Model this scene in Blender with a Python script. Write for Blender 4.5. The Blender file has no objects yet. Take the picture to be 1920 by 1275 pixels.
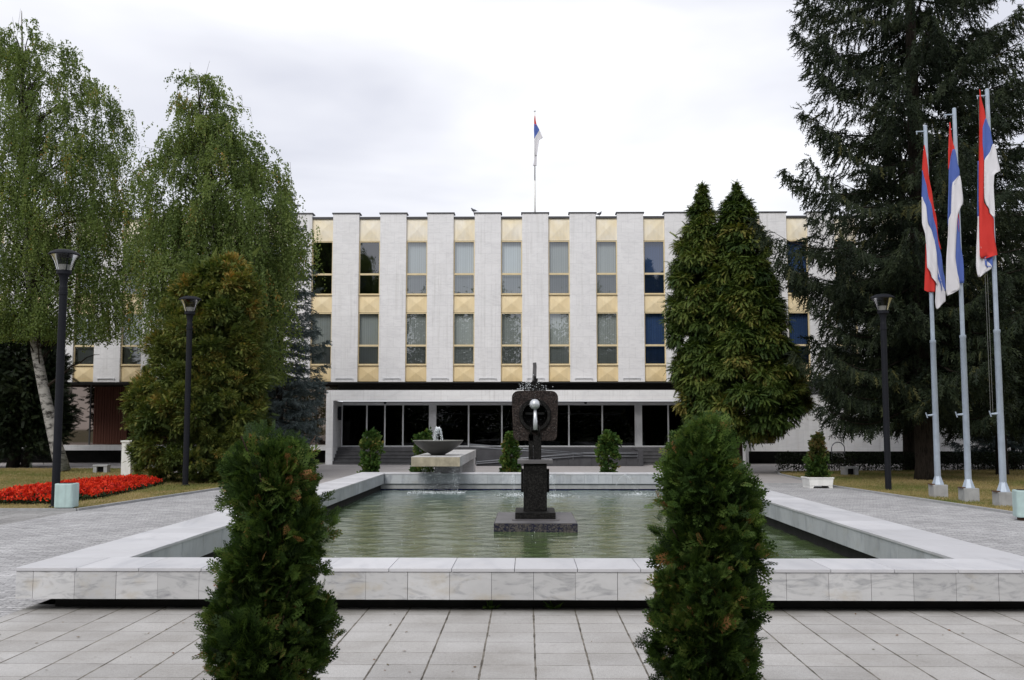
import bpy, math, random
import numpy as np
from mathutils import Vector, Matrix
scene = bpy.context.scene
COL = scene.collection
R = math.radians

# ------------------------------------------------------------------ camera
FPX, EYE = 1900.0, 1.76                       # focal length in 1920-px units, eye height (m)
PITCH = math.atan(162.5 / 1900.0)
YAW = math.atan(28 / 1900.0)
cam_d = bpy.data.cameras.new("camera")
cam = bpy.data.objects.new("camera", cam_d)
COL.objects.link(cam)
cam.location = (0, 0, EYE)
cam.rotation_euler = (math.pi / 2 + PITCH, 0, YAW)
cam_d.sensor_width = 36
cam_d.lens = 36 * FPX / 1920
cam_d.clip_end = 3000
scene.camera = cam
_f = np.array([-math.sin(YAW) * math.cos(PITCH), math.cos(YAW) * math.cos(PITCH), math.sin(PITCH)])
_r = np.array([math.cos(YAW), math.sin(YAW), 0.0])
_u = np.cross(_r, _f)
def at(px, py, Y):
    """world (x, z) of a photo point standing at the distance Y (measured from the photo)"""
    d = _r * (px - 960) / FPX - _u * (py - 637.5) / FPX + _f
    t = Y / d[1]
    return d[0] * t, EYE + d[2] * t

# ------------------------------------------------------------------ light
SUN_EL, SUN_AZ = 43, 202                      # sun behind the viewer, a little to the left
w = bpy.data.worlds.new("World"); scene.world = w; w.use_nodes = True
nt = w.node_tree; nt.nodes.clear()
def nd(nt, t, **k):
    n = nt.nodes.new(t)
    for a, b in k.items(): setattr(n, a, b)
    return n
out = nd(nt, 'ShaderNodeOutputWorld'); bg = nd(nt, 'ShaderNodeBackground'); bg.inputs[1].default_value = 0.1
sky = nd(nt, 'ShaderNodeTexSky', sky_type='NISHITA', sun_disc=False)
sky.sun_elevation = R(SUN_EL); sky.sun_rotation = R(SUN_AZ)
tc = nd(nt, 'ShaderNodeTexCoord'); mp = nd(nt, 'ShaderNodeMapping')
mp.inputs['Scale'].default_value = (1.1, 1.1, 3.4); mp.inputs['Location'].default_value = (0.35, 0.2, 0.55)
nz = nd(nt, 'ShaderNodeTexNoise'); nz.inputs['Scale'].default_value = 1.5; nz.inputs['Detail'].default_value = 5; nz.inputs['Roughness'].default_value = .5
nz.inputs['Distortion'].default_value = .3
rp = nd(nt, 'ShaderNodeValToRGB')
rp.color_ramp.elements[0].position = .40; rp.color_ramp.elements[0].color = (7.2, 7.35, 8.15, 1)
rp.color_ramp.elements[1].position = .66; rp.color_ramp.elements[1].color = (11.6, 11.6, 11.8, 1)
mx = nd(nt, 'ShaderNodeMixRGB'); mx.inputs[0].default_value = 0.93
L = nt.links.new
L(tc.outputs['Generated'], mp.inputs[0]); L(mp.outputs[0], nz.inputs['Vector']); L(nz.outputs[0], rp.inputs[0])
L(sky.outputs[0], mx.inputs[1]); L(rp.outputs[0], mx.inputs[2]); L(mx.outputs[0], bg.inputs[0]); L(bg.outputs[0], out.inputs[0])
sd = bpy.data.lights.new("sun", 'SUN'); sd.energy = 1.75; sd.angle = R(25); sd.color = (1.0, 0.965, 0.92)
so = bpy.data.objects.new("sun", sd); COL.objects.link(so)
az, el = R(SUN_AZ), R(SUN_EL)
sun_dir = Vector((math.sin(az) * math.cos(el), math.cos(az) * math.cos(el), math.sin(el)))
so.rotation_euler = sun_dir.to_track_quat('Z', 'Y').to_euler(); so.location = (-6, -14, 30)
scene.view_settings.view_transform = 'Standard'; scene.view_settings.look = 'None'
scene.view_settings.exposure = 0.15; scene.view_settings.gamma = 1
scene.render.engine = 'CYCLES'
cy = scene.cycles
cy.max_bounces = 6; cy.diffuse_bounces = 3; cy.glossy_bounces = 3; cy.transmission_bounces = 4; cy.transparent_max_bounces = 12
cy.use_denoising = True; cy.caustics_reflective = False; cy.caustics_refractive = False

# ------------------------------------------------------------------ node helpers and materials
def srgb(r, g, b):
    f = lambda c: (c / 255 / 12.92) if c / 255 <= .04045 else ((c / 255 + .055) / 1.055) ** 2.4
    return (f(r), f(g), f(b))
class NT:
    def __init__(s, name):
        s.m = bpy.data.materials.new(name); s.m.use_nodes = True
        s.t = s.m.node_tree; s.t.nodes.clear()
        s.o = s.t.nodes.new('ShaderNodeOutputMaterial')
    def n(s, t, ins=None, **k):
        n = s.t.nodes.new(t)
        for a, b in k.items(): setattr(n, a, b)
        for a, b in (ins or {}).items(): s.set(n.inputs[a], b)
        return n
    def set(s, sock, v):
        if isinstance(v, bpy.types.NodeSocket): s.t.links.new(v, sock)
        elif isinstance(v, tuple) and sock.type == 'RGBA' and len(v) == 3: sock.default_value = (*v, 1)
        else: sock.default_value = v
    def math(s, op, a, b=None, c=None, clamp=False):
        n = s.n('ShaderNodeMath', operation=op, use_clamp=clamp)
        s.set(n.inputs[0], a)
        if b is not None: s.set(n.inputs[1], b)
        if c is not None: s.set(n.inputs[2], c)
        return n.outputs[0]
    def mix(s, f, a, b, mode='MIX'):
        n = s.n('ShaderNodeMixRGB', {0: f, 1: a, 2: b}, blend_type=mode); return n.outputs[0]
    def pos(s): return s.n('ShaderNodeNewGeometry').outputs['Position']
    def map(s, v, scale=(1, 1, 1), loc=(0, 0, 0), rot=(0, 0, 0)):
        return s.n('ShaderNodeMapping', {0: v, 'Scale': scale, 'Location': loc, 'Rotation': rot}).outputs[0]
    def noise(s, v, sc, det=4, rough=.55, dist=0):
        return s.n('ShaderNodeTexNoise', {'Vector': v, 'Scale': sc, 'Detail': det, 'Roughness': rough, 'Distortion': dist}).outputs[0]
    def ramp(s, f, stops):
        n = s.n('ShaderNodeValToRGB', {0: f}); e = n.color_ramp.elements
        while len(e) < len(stops): e.new(.5)
        for i, (p, c) in enumerate(stops):
            e[i].position = p; e[i].color = (*c, 1) if len(c) == 3 else c
        return n.outputs[0]
    def island(s): return s.n('ShaderNodeNewGeometry').outputs['Random Per Island']
    def bump(s, h, st=.3, d=.01):
        return s.n('ShaderNodeBump', {'Height': h, 'Strength': st, 'Distance': d}).outputs[0]
    def bsdf(s, col, rough=.7, spec=.3, metal=0, normal=None, **k):
        n = s.n('ShaderNodeBsdfPrincipled', {'Base Color': col, 'Roughness': rough, 'Specular IOR Level': spec, 'Metallic': metal})
        if normal is not None: s.set(n.inputs['Normal'], normal)
        for a, b in k.items(): s.set(n.inputs[a], b)
        return n.outputs[0]
    def done(s, shader):
        s.t.links.new(shader, s.o.inputs[0]); return s.m
def gray(v): return (v, v, v)

def simple(name, col, rough=.6, spec=.3, metal=0, var=.12, sc=6, bump=0, streak=0):
    m = NT(name); p = m.pos()
    n = m.noise(p, sc, 5)
    c = m.mix(1.0, col, m.ramp(n, [(.25, gray(1 - var)), (.75, gray(1 + var * .6))]), 'MULTIPLY')
    if streak:
        st = m.noise(m.map(p, (9, 9, .8)), 1.4, 4)
        c = m.mix(m.math('MULTIPLY', m.ramp(st, [(.5, gray(0)), (.75, gray(1))]), streak), c, tuple(x * .45 for x in col))
    nb = m.bump(m.noise(p, sc * 14, 3), bump, .01) if bump else None
    return m.done(m.bsdf(c, rough, spec, metal, nb))

def marble(name, base, vein, joints=None, sc=2.2, dirt=0.3, bandz=(1, 1, 3)):
    """weathered stone; joints=(w,h,offset) adds thin slab joints on an upright wall"""
    m = NT(name); p = m.pos()
    n1 = m.noise(m.map(p, bandz, rot=(.2, .35, .1)), sc, 7, .62, 1.6)
    n2 = m.noise(p, .9, 4)
    rnd = m.island()
    c = m.ramp(n1, [(.3, vein), (.5, base), (.78, tuple(min(1, x * 1.07) for x in base))])
    c = m.mix(1.0, c, m.ramp(rnd, [(0, gray(.88)), (1, gray(1.06))]), 'MULTIPLY')
    c = m.mix(1.0, c, m.ramp(n2, [(.3, gray(1 - dirt * .35)), (.7, gray(1.03))]), 'MULTIPLY')
    if dirt:
        d = m.noise(m.map(p, (2.2, 2.2, 3.5), (7, 1, 3)), 1.3, 5, .6)
        c = m.mix(m.math('MULTIPLY', m.ramp(d, [(.56, gray(0)), (.74, gray(1))]), dirt), c, tuple(x * k for x, k in zip(base, (.74, .66, .52))))
    if joints:
        sk = m.noise(m.map(p, (5.5, 5.5, .16)), 1.6, 5, .65); sf = m.noise(m.map(p, (1, 1, .3), (3, 3, 1)), .9, 3)
        c = m.mix(m.math('MULTIPLY', m.math('MULTIPLY', m.ramp(sk, [(.5, gray(0)), (.72, gray(1))]), m.ramp(sf, [(.42, gray(0)), (.6, gray(1))])), .5), c, (.46, .45, .43))
    nb = None
    if joints:
        jw, jh, off = joints
        b = m.n('ShaderNodeTexBrick', {'Vector': m.map(p, (1, 1, 1), (.13, 0, .07), (R(-90), 0, 0)), 'Color1': gray(1), 'Color2': gray(.95), 'Mortar': gray(.80),
            'Scale': 1.0, 'Mortar Size': .006, 'Brick Width': jw, 'Row Height': jh, 'Bias': .1, 'Mortar Smooth': .2})
        b.offset = off; b.squash = 1
        c = m.mix(1.0, c, b.outputs[0], 'MULTIPLY')
    return m.done(m.bsdf(c, .55, .35, 0, m.bump(n1, .08, .01)))

M = {}
M['marble_coping'] = marble('marble_coping', (.53, .53, .55), (.45, .455, .48), None, 1.6, .12, (1, .4, 1))
M['marble_face'] = marble('marble_face', (.58, .58, .585), (.33, .335, .35), None, 2.9, .65)
M['marble_inner'] = marble('marble_inner', (.44, .46, .48), (.32, .34, .37), None, 2.4, .35, (1, 1, .6))
M['marble_wall'] = marble('marble_wall', (.77, .765, .775), (.69, .685, .70), (.62, .5, .5), 1.7, .05)
M['white_wall'] = marble('white_wall', (.77, .77, .775), (.70, .70, .71), (1.2, .8, .5), .9, .14)
M['pale_stone'] = marble('pale_stone', (.55, .545, .54), (.40, .40, .41), None, 2.2, .6)
M['white_paint'] = simple('white_paint', (.72, .72, .70), .55, .3, 0, .1, 4, 0, .25)
M['alu'] = simple('aluminium_frame', (.72, .73, .75), .45, .4, .1, .06)
M['dark_cap'] = simple('dark_metal_cap', (.07, .07, .075), .5, .4, .2)
M['steel_pole'] = simple('galvanised_steel', (.36, .42, .50), .5, .5, .25, .18, 5, 0, .35)
M['dark_pole'] = simple('dark_lamp_paint', (.010, .011, .015), .6, .15, 0, .15)
M['concrete'] = simple('concrete', (.34, .345, .35), .9, .15, 0, .2, 5, .3, .25)
M['shade_conc'] = simple('shaded_concrete', (.035, .034, .033), .9, .15, 0, .3, 4, .3)  # near-black colour holds the shade under the pool rim and ledges
M['black_gap'] = simple('shaded_soffit', (.05, .048, .046), .9, .1)  # dark colour carries the shade of the gap below the upper floors
M['granite'] = simple('dark_granite', (.060, .060, .066), .6, .35, 0, .3, 3, .1)
M['granite_step'] = simple('granite_step', (.085, .085, .09), .7, .3, 0, .3, 4, .1)
M['rail'] = simple('grey_rail', (.22, .23, .25), .4, .5, .3)
M['interior'] = simple('dark_interior', (.05, .048, .045), .9, .1)  # room surfaces coloured dark to stand for the unlit depth
M['ceiling'] = simple('portico_ceiling', (.40, .40, .41), .9, .1)
M['mint'] = simple('mint_paint', srgb(172, 194, 192), .45, .4, 0, .16, 5, .1, .3)
M['rust'] = simple('rusty_iron', (.10, .055, .035), .9, .2, 0, .4, 12)
M['bark_birch'] = None
M['soil'] = simple('soil', (.05, .035, .022), 1, .1, 0, .4, 9, .5)
M['pigeon'] = simple('pigeon_feathers', (.09, .095, .11), .8, .2, 0, .3, 30)
M['bulb'] = simple('white_reflector', (.75, .75, .73), .4, .4)
M['rope'] = simple('rope', (.30, .30, .30), .9, .1)
M['car_white'] = simple('white_car_paint', (.75, .75, .74), .25, .5, 0, .03)
M['tyre'] = simple('tyre_rubber', (.02, .02, .02), .9, .1)

def bark(name, base, dark, sc, stretch):
    m = NT(name); p = m.pos()
    n = m.noise(m.map(p, stretch), sc, 6, .65, .4)
    c = m.ramp(n, [(.36, dark), (.52, base), (.8, tuple(min(1, x * 1.25) for x in base))])
    return m.done(m.bsdf(c, .95, .15, 0, m.bump(n, .6, .03)))
M['bark'] = bark('dark_bark', (.035, .028, .023), (.010, .008, .007), 5, (5, 5, .8))
M['bark_birch'] = bark('birch_bark', (.31, .30, .285), (.03, .027, .025), 2.3, (1.4, 1.4, 3.4))
M['bark_red'] = bark('reddish_bark', (.075, .05, .04), (.02, .014, .012), 5, (5, 5, .6))

def tile_material():
    m = NT('paving_slabs'); p = m.pos()
    s = m.n('ShaderNodeSeparateXYZ', {0: p})
    wob = m.noise(p, 2.2, 3)
    x = m.math('ADD', m.math('DIVIDE', m.math('SUBTRACT', s.outputs[0], .06), .4), m.math('MULTIPLY', m.math('SUBTRACT', wob, .5), .02))
    iy0 = m.math('DIVIDE', m.math('SUBTRACT', s.outputs[1], 9.29), .4)
    ix = m.math('FLOOR', x)
    jit = m.n('ShaderNodeTexWhiteNoise', {'W': ix}, noise_dimensions='1D').outputs[0]
    y = m.math('ADD', iy0, m.math('MULTIPLY', jit, .05))
    iy = m.math('FLOOR', y)
    def edge(v, k): return m.math('MULTIPLY', m.math('SUBTRACT', .5, m.math('ABSOLUTE', m.math('SUBTRACT', m.math('FRACT', v), .5))), .4)
    cn = m.n('ShaderNodeCombineXYZ', {0: ix, 1: iy}).outputs[0]
    rnd = m.n('ShaderNodeTexWhiteNoise', {'Vector': cn}, noise_dimensions='2D').outputs[0]
    wn = m.noise(p, 7, 4)
    wx = m.math('MULTIPLY_ADD', wn, .016, -.0008); wy = m.math('MULTIPLY_ADD', wn, .011, -.0015)
    lx = m.math('LESS_THAN', edge(x, 0), wx); ly = m.math('LESS_THAN', edge(y, 0), wy)
    gap = m.math('MAXIMUM', lx, ly)
    speck = m.noise(p, 130, 2, .7); blot = m.noise(p, 1.1, 6, .6); fine = m.noise(p, 34, 4, .6)
    c = m.ramp(speck, [(.34, (.31, .302, .295)), (.5, (.425, .415, .405)), (.68, (.53, .52, .51))])
    c = m.mix(1.0, c, m.ramp(rnd, [(0, gray(.90)), (1, gray(1.04))]), 'MULTIPLY')
    c = m.mix(1.0, c, m.ramp(blot, [(.3, (.77, .755, .73)), (.65, gray(1.03))]), 'MULTIPLY')
    st = m.noise(p, 2.6, 7, .7, .6)
    c = m.mix(m.math('MULTIPLY', m.ramp(st, [(.60, gray(0)), (.74, gray(1))]), .42), c, (.16, .145, .125))
    c = m.mix(.35, c, m.mix(1.0, c, m.ramp(fine, [(.3, gray(.7)), (.7, gray(1.2))]), 'MULTIPLY'))
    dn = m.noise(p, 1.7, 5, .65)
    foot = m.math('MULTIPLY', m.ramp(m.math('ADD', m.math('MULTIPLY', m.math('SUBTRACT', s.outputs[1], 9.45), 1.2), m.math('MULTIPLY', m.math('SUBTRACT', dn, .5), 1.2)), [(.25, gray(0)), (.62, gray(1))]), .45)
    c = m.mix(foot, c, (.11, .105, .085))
    c = m.mix(gap, c, m.ramp(m.noise(p, 5, 3), [(.35, (.06, .052, .042)), (.7, (.22, .20, .17))]))
    h = m.math('SUBTRACT', m.math('MULTIPLY_ADD', rnd, .25, m.math('MULTIPLY', speck, .25)), m.math('MULTIPLY', gap, 1.0))
    return m.done(m.bsdf(c, .9, .2, 0, m.bump(h, .5, .006)))
M['tile'] = tile_material()

def sett_material(name, col, bw, bh, speck_sc=38, mort=.6, blotch=.2):
    m = NT(name); p = m.pos()
    wob = m.n('ShaderNodeVectorMath', {0: p, 1: m.n('ShaderNodeVectorMath', {0: m.n('ShaderNodeTexNoise', {'Vector': p, 'Scale': 6.0}).outputs[1], 1: (.07, .07, 0)}, operation='MULTIPLY').outputs[0]}, operation='ADD').outputs[0]
    b = m.n('ShaderNodeTexBrick', {'Vector': wob, 'Color1': gray(1.12), 'Color2': gray(.80), 'Mortar': gray(mort), 'Scale': 1.0, 'Mortar Size': .014, 'Mortar Smooth': .5, 'Bias': 0.0, 'Brick Width': bw, 'Row Height': bh})
    sp = m.noise(p, speck_sc, 3, .7); bl = m.noise(p, .7, 6, .6)
    c = m.mix(1.0, col, b.outputs[0], 'MULTIPLY')
    c = m.mix(1.0, c, m.ramp(sp, [(.3, gray(.55)), (.5, gray(1)), (.7, gray(1.4))]), 'MULTIPLY')
    c = m.mix(1.0, c, m.ramp(bl, [(.3, gray(1 - blotch)), (.7, gray(1.06))]), 'MULTIPLY')
    wv = m.noise(m.map(p, (2.2, 7.5, 1)), 1.6, 5, .7, .8)
    c = m.mix(1.0, c, m.ramp(wv, [(.32, gray(.66)), (.48, gray(1.02)), (.7, gray(1.14))]), 'MULTIPLY')
    h = m.math('MULTIPLY_ADD', sp, .5, m.n('ShaderNodeRGBToBW', {0: b.outputs[0]}).outputs[0])
    return m.done(m.bsdf(c, .9, .2, 0, m.bump(h, .7, .02)))
M['sett'] = sett_material('textured_paving', (.42, .417, .423), .22, .11)
M['slab_path'] = sett_material('slab_path', (.30, .295, .29), .8, .8, 60, .4, .15)
def asphalt(name, col):
    m = NT(name); p = m.pos()
    bl = m.noise(p, .35, 7, .62); sp = m.noise(p, 30, 3, .7)
    c = m.mix(1.0, col, m.ramp(bl, [(.3, gray(.80)), (.7, gray(1.08))]), 'MULTIPLY')
    c = m.mix(1.0, c, m.ramp(sp, [(.3, gray(.8)), (.7, gray(1.15))]), 'MULTIPLY')
    return m.done(m.bsdf(c, .92, .2, 0, m.bump(sp, .3, .01)))
M['road'] = asphalt('road_surface', (.37, .35, .345))
M['ground'] = asphalt('far_ground', (.11, .12, .07))
def lawn():
    m = NT('lawn_soil'); p = m.pos()
    n = m.noise(p, .55, 7, .65, .5); f = m.noise(p, 16, 4, .7)
    c = m.ramp(n, [(.36, (.08, .105, .028)), (.47, (.17, .145, .055)), (.60, (.28, .21, .105))])
    c = m.mix(1.0, c, m.ramp(f, [(.3, gray(.6)), (.7, gray(1.3))]), 'MULTIPLY')
    return m.done(m.bsdf(c, 1, .1, 0, m.bump(f, .8, .03)))
M['lawn'] = lawn()
def water():
    m = NT('pool_water'); p = m.pos()
    w1 = m.noise(m.map(p, (1.2, 2.0, 1)), 3.2, 4, .55, .6); w2 = m.noise(m.map(p, (1, 1.6, 1)), 13, 3, .5, .3)
    h = m.math('MULTIPLY_ADD', w2, .35, w1)
    s = m.n('ShaderNodeSeparateXYZ', {0: p})
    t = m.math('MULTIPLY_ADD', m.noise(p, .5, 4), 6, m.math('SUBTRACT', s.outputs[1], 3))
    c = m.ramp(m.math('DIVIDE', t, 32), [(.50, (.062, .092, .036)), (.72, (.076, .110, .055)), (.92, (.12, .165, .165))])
    return m.done(m.bsdf(c, .04, .5, 0, m.bump(h, .3, .03), IOR=1.33))
M['water'] = water()
def droplet():
    m = NT('water_droplets')
    return m.done(m.bsdf((.78, .82, .85), .15, .7))
M['drop'] = droplet()
def mosaic(name, c1, c2, c3, sc):
    m = NT(name); p = m.pos()
    v = m.n('ShaderNodeTexVoronoi', {'Vector': p, 'Scale': sc}).outputs['Color']
    g = m.n('ShaderNodeSeparateColor', {0: v}).outputs[0]
    n = m.noise(p, 3, 4)
    f = m.math('ADD', g, m.math('MULTIPLY', m.math('SUBTRACT', n, .5), .8))
    c = m.ramp(f, [(.25, c1), (.55, c2), (.92, c3)])
    return m.done(m.bsdf(c, .55, .10, 0, m.bump(g, .3, .01)))
M['wet_stone'] = mosaic('wet_dark_stone', (.005, .005, .005), (.010, .0095, .009), (.022, .021, .020), 60)
M['pebble'] = mosaic('brown_pebble_mosaic', (.012, .010, .010), (.027, .019, .017), (.065, .052, .047), 75)
M['blue_mosaic'] = mosaic('blue_grey_mosaic', (.015, .016, .035), (.055, .050, .048), (.11, .10, .095), 52)
M['blue_line'] = mosaic('blue_tiles', (.01, .012, .06), (.02, .025, .12), (.05, .06, .2), 30)
M['slab_dark'] = simple('wet_slab', (.11, .105, .11), .5, .4, 0, .3, 5)
M['steel_ball'] = simple('polished_ball', (.55, .57, .60), .3, .5, .4)
M['bowl'] = simple('dark_bowl', (.040, .040, .036), .35, .5, .2, .25, 5, 0, .2)

def glass(name, refl, tint, rough=0.0, ior=1.5):
    m = NT(name)
    tr = m.n('ShaderNodeBsdfTransparent', {0: (*tint, 1)}).outputs[0]
    p = m.pos()
    nb = m.bump(m.noise(p, .8, 2), .06, .02)
    gl = m.n('ShaderNodeBsdfGlossy', {0: (.92, .95, 1, 1), 'Roughness': rough, 'Normal': nb}).outputs[0]
    fr = m.n('ShaderNodeFresnel', {'IOR': ior}).outputs[0]
    f = m.math('ADD', fr, refl, clamp=True)
    x = m.n('ShaderNodeMixShader', {0: f, 1: tr, 2: gl}).outputs[0]
    return m.done(x)
M['pane'] = glass('window_glass', .10, (.88, .92, .92))
M['dark_pane'] = glass('entrance_glass', .0, (.25, .25, .25), 0, 1.28)
M['lamp_glass'] = glass('smoky_lamp_glass', .0, (.50, .50, .49), .25, 1.35)
def brown_glass():
    m = NT('brown_reflective_glass')
    gl = m.n('ShaderNodeBsdfGlossy', {0: (.40, .33, .29, 1), 'Roughness': .02}).outputs[0]
    df = m.n('ShaderNodeBsdfDiffuse', {0: (.030, .019, .014, 1)}).outputs[0]
    return m.done(m.n('ShaderNodeMixShader', {0: .5, 1: df, 2: gl}).outputs[0])
M['brown_glass'] = brown_glass()
def curtain(name, c, amp=.12):
    m = NT(name); p = m.pos()
    s = m.n('ShaderNodeSeparateXYZ', {0: p})
    wv = m.math('SINE', m.math('MULTIPLY', s.outputs[0], 60))
    n = m.noise(m.map(p, (6, 1, .05)), 2, 2)
    k = m.math('ADD', m.math('MULTIPLY', wv, amp), m.math('MULTIPLY', n, .5))
    cc = m.mix(1.0, c, m.ramp(k, [(0, gray(.80)), (.5, gray(1.1))]), 'MULTIPLY')
    cc = m.mix(1.0, cc, m.ramp(m.n('ShaderNodeObjectInfo').outputs['Random'], [(0, gray(.72)), (1, gray(1.12))]), 'MULTIPLY')
    return m.done(m.bsdf(cc, .9, .1))
M['blind_white'] = curtain('white_vertical_blind', (.70, .73, .76))
M['blind_grey'] = curtain('grey_vertical_blind', (.50, .515, .505))
M['blind_blue'] = curtain('blue_vertical_blind', (.06, .11, .26))
M['curtain_red'] = curtain('brown_red_curtain', (.105, .045, .033), .5)
def cream(name, c, pale, amt):
    m = NT(name); p = m.pos()
    n = m.noise(p, 1.1, 5, .6); n2 = m.noise(m.map(p, (3, 3, .6)), 2.4, 4)
    rnd = m.island()
    f = m.math('MULTIPLY', m.ramp(n, [(.35, gray(0)), (.65, gray(1))]), amt)
    cc = m.mix(f, c, pale)
    cc = m.mix(1.0, cc, m.ramp(n2, [(.3, gray(.9)), (.7, gray(1.03))]), 'MULTIPLY')
    cc = m.mix(m.math('MULTIPLY', rnd, .12), cc, tuple(x * .7 for x in c))
    return m.done(m.bsdf(cc, .5, .35))
M['cream_top'] = cream('pale_cream_panel', (.86, .75, .53), (.88, .83, .73), .9)  # palest tone, for the top row of panels
M['cream_mid'] = cream('cream_panel', (.85, .69, .42), (.88, .77, .55), .5)
M['cream_low'] = cream('ochre_cream_panel', (.78, .61, .34), (.84, .71, .47), .5)
M['frame_cream'] = simple('cream_window_frame', (.70, .58, .36), .5, .35, 0, .1)
M['red'] = simple('red_flag_cloth', (.55, .045, .038), .85, .1, 0, .08, 3)
M['blue'] = simple('blue_flag_cloth', (.09, .14, .40), .85, .1, 0, .08, 3)
M['white'] = simple('white_flag_cloth', (.66, .65, .68), .85, .1, 0, .06, 3)
M['emblem'] = simple('pale_emblem', (.55, .56, .58), .6, .3, 0, .3, 40)
M['door_band'] = simple('light_band', (.10, .12, .14), .5, .3)  # band of light on the doors, put into the colour

def foliage(name, stops, rough=.6, trans=.25, spec=.2):
    m = NT(name)
    a = m.n('ShaderNodeAttribute', attribute_name='tint').outputs['Fac']
    c = m.ramp(a, stops)
    b = m.bsdf(c, rough, spec)
    t = m.n('ShaderNodeBsdfTranslucent', {0: m.mix(1.0, c, (1.0, 1.05, .5), 'MULTIPLY')}).outputs[0]
    return m.done(m.n('ShaderNodeMixShader', {0: trans, 1: b, 2: t}).outputs[0])
M['thuja'] = foliage('thuja_foliage', [(0, (.014, .030, .008)), (.42, (.044, .086, .018)), (.74, (.098, .158, .032)), (.92, (.15, .18, .045)), (.975, (.25, .15, .055)), (1, (.32, .16, .07))])
M['thuja_bright'] = foliage('bright_thuja_foliage', [(0, (0.020, 0.050, 0.012)), (.5, (0.050, 0.105, 0.020)), (.85, (0.110, 0.150, 0.030)), (1, (0.220, 0.160, 0.050))])
M['thuja_brown'] = foliage('browning_thuja_foliage', [(0, (.03, .05, .015)), (.4, (.06, .08, .02)), (.7, (.10, .075, .025)), (1, (.20, .09, .04))])
M['cypress'] = foliage('cypress_foliage', [(0, (.030, .060, .015)), (.5, (.085, .130, .028)), (.85, (.165, .200, .045)), (1, (.23, .20, .055))], trans=.3)
M['bronze'] = foliage('bronzed_cypress_foliage', [(0, (.065, .098, .026)), (.4, (.150, .182, .043)), (.7, (.24, .225, .058)), (.92, (.33, .20, .054)), (1, (.45, .25, .07))], trans=.3)
M['dark_needles'] = foliage('dark_needles', [(0, (0.008, 0.014, 0.007)), (.5, (0.017, 0.028, 0.012)), (1, (0.033, 0.046, 0.018))], trans=.1)
M['spruce'] = foliage('spruce_needles', [(0, (.007, .014, .008)), (.5, (.018, .028, .014)), (.9, (.034, .046, .020)), (1, (.08, .08, .028))], trans=.12)
M['blue_spruce'] = foliage('blue_spruce_needles', [(0, (.035, .052, .052)), (.5, (.095, .125, .128)), (1, (.17, .21, .215))], trans=.1)
M['birch'] = foliage('birch_leaves', [(0, (.070, .110, .032)), (.5, (.150, .205, .062)), (.9, (.23, .275, .095)), (.98, (.30, .27, .09)), (1, (.38, .22, .06))], trans=.45)
M['hedge'] = foliage('hedge_leaves', [(0, (.006, .012, .005)), (1, (.024, .036, .014))], trans=.15)
M['yellowing'] = foliage('yellowing_leaves', [(0, (.04, .08, .015)), (.6, (.12, .14, .025)), (1, (.26, .18, .03))], trans=.4)
M['grass'] = foliage('grass_blades', [(0, (.10, .15, .032)), (.5, (.235, .21, .078)), (1, (.40, .31, .155))], trans=.3)
M['blossom'] = foliage('red_blossoms', [(0, (.36, .010, .006)), (.5, (.66, .026, .010)), (1, (.88, .075, .025))], trans=.3)
M['bed_leaf'] = foliage('bed_leaves', [(0, (.008, .016, .006)), (1, (.032, .048, .015))], trans=.2)
M['weed'] = foliage('weed_leaves', [(0, (.05, .10, .02)), (1, (.10, .17, .03))], trans=.3)

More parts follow.
